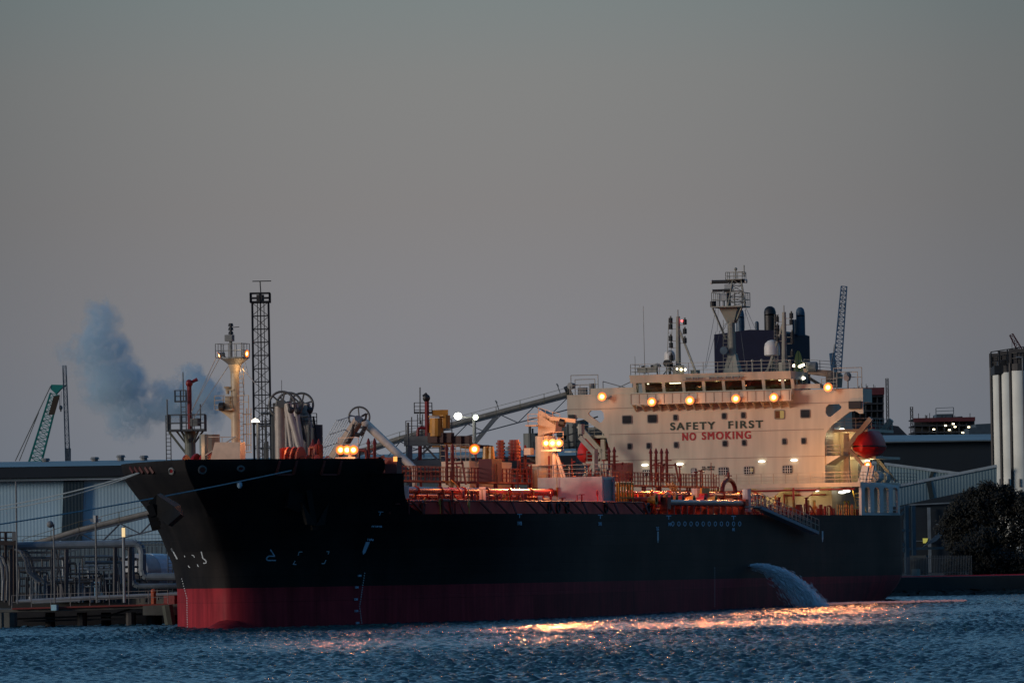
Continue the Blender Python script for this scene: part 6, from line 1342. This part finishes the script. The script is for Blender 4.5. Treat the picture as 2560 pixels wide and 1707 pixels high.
s = MB(); face(s, [(2340,1046),(2342,1035),(2384,1034),(2384,1042),(2405,1040),(2406,1046)], 1152, 10); s.rail([V(2340,1036,1150), V(2384,1034,1150)], 1.3, 2, .08, 2); s.build('roof_plant', mat('roof_plant_blue', (.05,.075,.095), .6), o)
s = MB(); face(s, [(2422,1100),(2422,1070),(2440,1068),(2440,1060),(2480,1058),(2480,1100)], 1100, 12); tag(s.build('blue_grey_building', mat('blue_grey_block', (.045,.07,.09), .6), None, gp(2450,1100)), 'small blue grey building block squeezed left of the silos', 'building')
for px, pyt, D, lab, n_ in ((2216,946,1000,'tall thin black lattice hoist mast right of the unfinished high-rise',30), (2276,1017,1000,'shorter thin black lattice hoist mast left of the low unfinished building',14)):
    b_ = gp(px, D); t_ = Vector((b_.x,b_.y,V(px,pyt,D).z)); o = thing('hoist_mast', lab, 'mast', b_); s = MB(); s.lattice(Vector((b_.x,b_.y,15)), t_, .42, .42, n_, .07, RT, .05); s.build('lattice', DARKS, o); s = MB(); s.bar((b_.x,b_.y,GZL),(b_.x,b_.y,15),.4); s.build('mast_base', DARKS, o)
# ------------------------------------------------------------------ trees
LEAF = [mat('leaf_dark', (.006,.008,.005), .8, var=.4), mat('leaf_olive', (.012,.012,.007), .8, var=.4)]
BARK = mat('bark', (.03,.025,.02), .9)
def tree(label, D, px, blobs, n_leaf, seed):
    r_ = random.Random(seed); b_ = gp(px, D); o = thing('tree', label, 'tree', b_, 'trees at the right bank'); s = MB(); s_ = D/FPX
    t_ = V(px, 1330, D); s.cyl(b_, b_.lerp(t_, .5), .6, .42, n=8)
    for bx, by_, br in blobs: s.cyl(b_.lerp(t_, .45), V(bx, by_, D), .32, .06, n=6)
    s.build('trunk', BARK, o)
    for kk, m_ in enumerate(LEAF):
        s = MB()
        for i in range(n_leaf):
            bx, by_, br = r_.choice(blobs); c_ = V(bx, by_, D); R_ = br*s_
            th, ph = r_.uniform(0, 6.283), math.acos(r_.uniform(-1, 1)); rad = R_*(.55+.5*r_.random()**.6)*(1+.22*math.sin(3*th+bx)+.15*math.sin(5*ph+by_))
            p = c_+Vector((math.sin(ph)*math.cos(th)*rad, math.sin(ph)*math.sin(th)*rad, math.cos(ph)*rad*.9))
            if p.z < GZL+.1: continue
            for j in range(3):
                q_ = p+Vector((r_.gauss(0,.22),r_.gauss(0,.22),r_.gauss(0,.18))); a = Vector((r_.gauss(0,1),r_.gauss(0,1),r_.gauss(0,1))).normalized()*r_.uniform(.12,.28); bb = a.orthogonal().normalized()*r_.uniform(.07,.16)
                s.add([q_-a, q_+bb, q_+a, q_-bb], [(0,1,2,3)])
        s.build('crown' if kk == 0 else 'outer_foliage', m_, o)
tree('large dark bushy tree before the silos on the right bank', 690, 2455, [(2400,1282,34),(2440,1264,38),(2500,1252,36),(2548,1262,34),(2390,1320,38),(2450,1310,55),(2520,1310,55),(2470,1370,50),(2400,1370,30),(2540,1370,45),(2432,1240,18),(2470,1230,22),(2515,1232,16),(2378,1300,18),(2600,1285,46)], 5200, 1)
tree('lower round olive bush at the foot of the large tree', 676, 2420, [(2400,1400,30),(2440,1370,34),(2480,1400,36),(2380,1420,20),(2450,1420,30),(2520,1410,34),(2560,1420,30),(2470,1345,22)], 3000, 2)
# ------------------------------------------------------------------ moorings
def rope(label, pts, r_=.05, sag=0):
    s = MB(); s.tube(pts, r_, 5); tag(s.build('mooring_rope', ROPE, None, pts[0]), label, 'rope', 'mooring ropes from the bow')
def lp(a, b, n=14, sag=.3): return [a.lerp(b, k/n)-Vector((0,0,sag*4*(k/n)*(1-k/n))) for k in range(n+1)]
rA = HPT(722,1176); rope('pale mooring rope from the port bulwark roller crossing the black bow', lp(rA-Vector((.1,.25,0)), V(-40,1316,425), 16, .2), .055)
rope('upper mooring rope from the bow top to the left edge', lp(V(345,1182,432), V(-40,1272,440), 14, .25), .045)
rope('second mooring rope just under the upper one', lp(V(348,1182,433), V(-40,1278,440), 14, .45), .045)
s = MB(); c_ = HPT(592,1212)-Vector((.4,.4,0)); s.sphere(c_, .22, 12, 1.35); s.v = [v for v in s.v]; tag(s.build('fender_buoy', mat('pale_blue_buoy', (.30,.48,.60), .4), None, c_, smooth=True), 'small pale blue oval rat guard hanging on the rope against the black bow', 'rat guard')
# ------------------------------------------------------------------ discharge water
wp = AY(1876,1413,-16.1); SPR = bpy.data.materials.new('spray'); SPR.use_nodes = True; t = SPR.node_tree; P = t.nodes['Principled BSDF']
P.inputs['Base Color'].default_value = (.97,.98,1,1); P.inputs['Roughness'].default_value = .5; P.inputs['Alpha'].default_value = 1
P.inputs['Subsurface Weight'].default_value = 0
s = MB(); r5 = random.Random(8); H0 = wp.z; tf = math.sqrt(2*(H0+.9)/9.8)
for i in range(15000):
    f = r5.random()**.45; u = r5.random()**.8; v0 = Vector((.9+r5.gauss(0,.25), -(7.2*(.45+.55*f**.5)), -.1+r5.gauss(0,.3)+.5*f)); tt_ = u*1.12
    p = Vector((wp.x, wp.y-.05, H0))+v0*tt_-Vector((0,0,4.9*tt_*tt_))+Vector((r5.gauss(0,.2),r5.gauss(0,.2),r5.gauss(0,.16)))*(.3+tt_)
    if i % 5 > 2: p += Vector((r5.gauss(0,.25), r5.gauss(0,.35), -abs(r5.gauss(0,.55))*tt_))
    if p.z < .02: continue
    vel = (v0-Vector((0,0,9.8*tt_))).normalized(); l_ = r5.uniform(.10,.40); w_ = r5.uniform(.015,.05) if i % 5 < 3 else r5.uniform(.006,.02); e = vel.cross(Vector((r5.gauss(0,1),r5.gauss(0,1),r5.gauss(0,1)))).normalized()*w_
    g_ = vel.cross(e); s.add([p-vel*l_, p+e, p-e*.5+g_*.9, p-e*.5-g_*.9, p+vel*l_], [(0,1,2),(0,2,3),(0,3,1),(4,2,1),(4,3,2),(4,1,3)])
DW = tag(s.build('discharge_water', SPR, None, wp), 'white jet of discharge water arcing from the hull side into the river', 'water jet'); DW['kind'] = 'stuff'
s = MB(); r6 = random.Random(3)
for i in range(1500):
    u = r6.random(); px = 2050+u*365; c_ = V(px, 1509-(px-2050)*.0235, 1); d_ = ray(px, 1510.5-(px-2050)*.0225+r6.gauss(0,1.1)*(1-.4*u)); p = CAM+d_*((.12-CAM.z)/d_.z) if d_.z < 0 else None
    if p is None: continue
    p.z = .10+r6.random()*.12; w_ = r6.uniform(.15,.5)*(1-.5*u); s.add([p+RT*-w_, p+FH*-w_*1.4+Vector((0,0,.03)), p+RT*w_, p+FH*w_*1.4+Vector((0,0,.10))], [(0,1,2,3)])
FO = tag(s.build('foam', mat('foam_white', (.42,.44,.48), .6), None, gp(2200,620,0)), 'thin pale foam streak trailing on the water past the stern', 'foam'); FO['kind'] = 'stuff'
# ------------------------------------------------------------------ steam plume
SD = 820; s_ = SD/FPX; c0 = V(340, 940, SD)
box = MB(); e1, e3 = RT*235*s_, Vector((0,0,1))*215*s_; e2 = FH*9
pts = [c0+e1*a+e2*b+e3*c for c in (-1,1) for a, b in ((-1,-1),(1,-1),(1,1),(-1,1))]; box.hexa(pts)
SMK = bpy.data.materials.new('steam'); SMK.use_nodes = True; t = SMK.node_tree; t.nodes.clear(); n = t.nodes.new; l = t.links.new
o_ = n('ShaderNodeOutputMaterial'); pv = n('ShaderNodeVolumePrincipled'); l(pv.outputs[0], o_.inputs['Volume']); pv.inputs['Color'].default_value = (.76,.92,1,1); pv.inputs['Anisotropy'].default_value = -.5
geo = n('ShaderNodeTexCoord'); nz1 = n('ShaderNodeTexNoise'); nz1.inputs['Scale'].default_value = .24; nz1.inputs['Detail'].default_value = 7; nz1.inputs['Roughness'].default_value = .6; l(geo.outputs['Object'], nz1.inputs['Vector'])
sub = n('ShaderNodeVectorMath'); sub.operation = 'SUBTRACT'; l(nz1.outputs['Color'], sub.inputs[0]); sub.inputs[1].default_value = (.5,.5,.5)
scl = n('ShaderNodeVectorMath'); scl.operation = 'SCALE'; l(sub.outputs[0], scl.inputs[0]); scl.inputs['Scale'].default_value = 9.5
adw = n('ShaderNodeVectorMath'); adw.operation = 'ADD'; l(geo.outputs['Object'], adw.inputs[0]); l(scl.outputs[0], adw.inputs[1])
prev = None
for px, py, rx, ry, dens in ((490,985,72,66,1.9),(430,1010,85,50,1.3),(350,1030,80,45,.9),(290,960,85,75,.85),(245,880,75,70,.7),(250,810,50,60,.55),(180,870,45,30,.4),(330,1075,55,30,.6),(535,1010,34,58,1.6)):
    cc = V(px, py, SD)-c0; sb_ = n('ShaderNodeVectorMath'); sb_.operation = 'SUBTRACT'; l(adw.outputs[0], sb_.inputs[0]); sb_.inputs[1].default_value = cc
    def dotn(vec, k):
        d_ = n('ShaderNodeVectorMath'); d_.operation = 'DOT_PRODUCT'; l(sb_.outputs[0], d_.inputs[0]); d_.inputs[1].default_value = Vector(vec)*k
        q_ = n('ShaderNodeMath'); q_.operation = 'POWER'; ab = n('ShaderNodeMath'); ab.operation = 'ABSOLUTE'; l(d_.outputs['Value'], ab.inputs[0]); l(ab.outputs[0], q_.inputs[0]); q_.inputs[1].default_value = 2; return q_
    A_, B_, C_ = dotn(RT, 1/(rx*s_)), dotn((0,0,1), 1/(ry*s_)), dotn(FH, 1/(min(rx,ry)*s_*1.1))
    a1_ = n('ShaderNodeMath'); l(A_.outputs[0], a1_.inputs[0]); l(B_.outputs[0], a1_.inputs[1]); a2_ = n('ShaderNodeMath'); l(a1_.outputs[0], a2_.inputs[0]); l(C_.outputs[0], a2_.inputs[1])
    mr_ = n('ShaderNodeMapRange'); l(a2_.outputs[0], mr_.inputs[0]); mr_.inputs[1].default_value = .15; mr_.inputs[2].default_value = 1.2; mr_.inputs[3].default_value = dens; mr_.inputs[4].default_value = 0
    if prev: mxn = n('ShaderNodeMath'); mxn.operation = 'MAXIMUM'; l(prev, mxn.inputs[0]); l(mr_.outputs[0], mxn.inputs[1]); prev = mxn.outputs[0]
    else: prev = mr_.outputs[0]
n2_ = n('ShaderNodeTexNoise'); n2_.inputs['Scale'].default_value = .8; n2_.inputs['Detail'].default_value = 6; l(geo.outputs['Object'], n2_.inputs['Vector'])
m2_ = n('ShaderNodeMapRange'); l(n2_.outputs['Fac'], m2_.inputs[0]); m2_.inputs[1].default_value = .35; m2_.inputs[2].default_value = .65; m2_.inputs[3].default_value = .0; m2_.inputs[4].default_value = 1.3
mu = n('ShaderNodeMath'); mu.operation = 'MULTIPLY'; l(prev, mu.inputs[0]); l(m2_.outputs[0], mu.inputs[1])
mu2 = n('ShaderNodeMath'); mu2.operation = 'MULTIPLY'; l(mu.outputs[0], mu2.inputs[0]); mu2.inputs[1].default_value = 1.7; l(mu2.outputs[0], pv.inputs['Density'])
so = tag(box.build('steam_plume', SMK, None, c0), 'soft blue grey plume of steam drifting up left behind the foremast', 'steam'); so['kind'] = 'stuff'
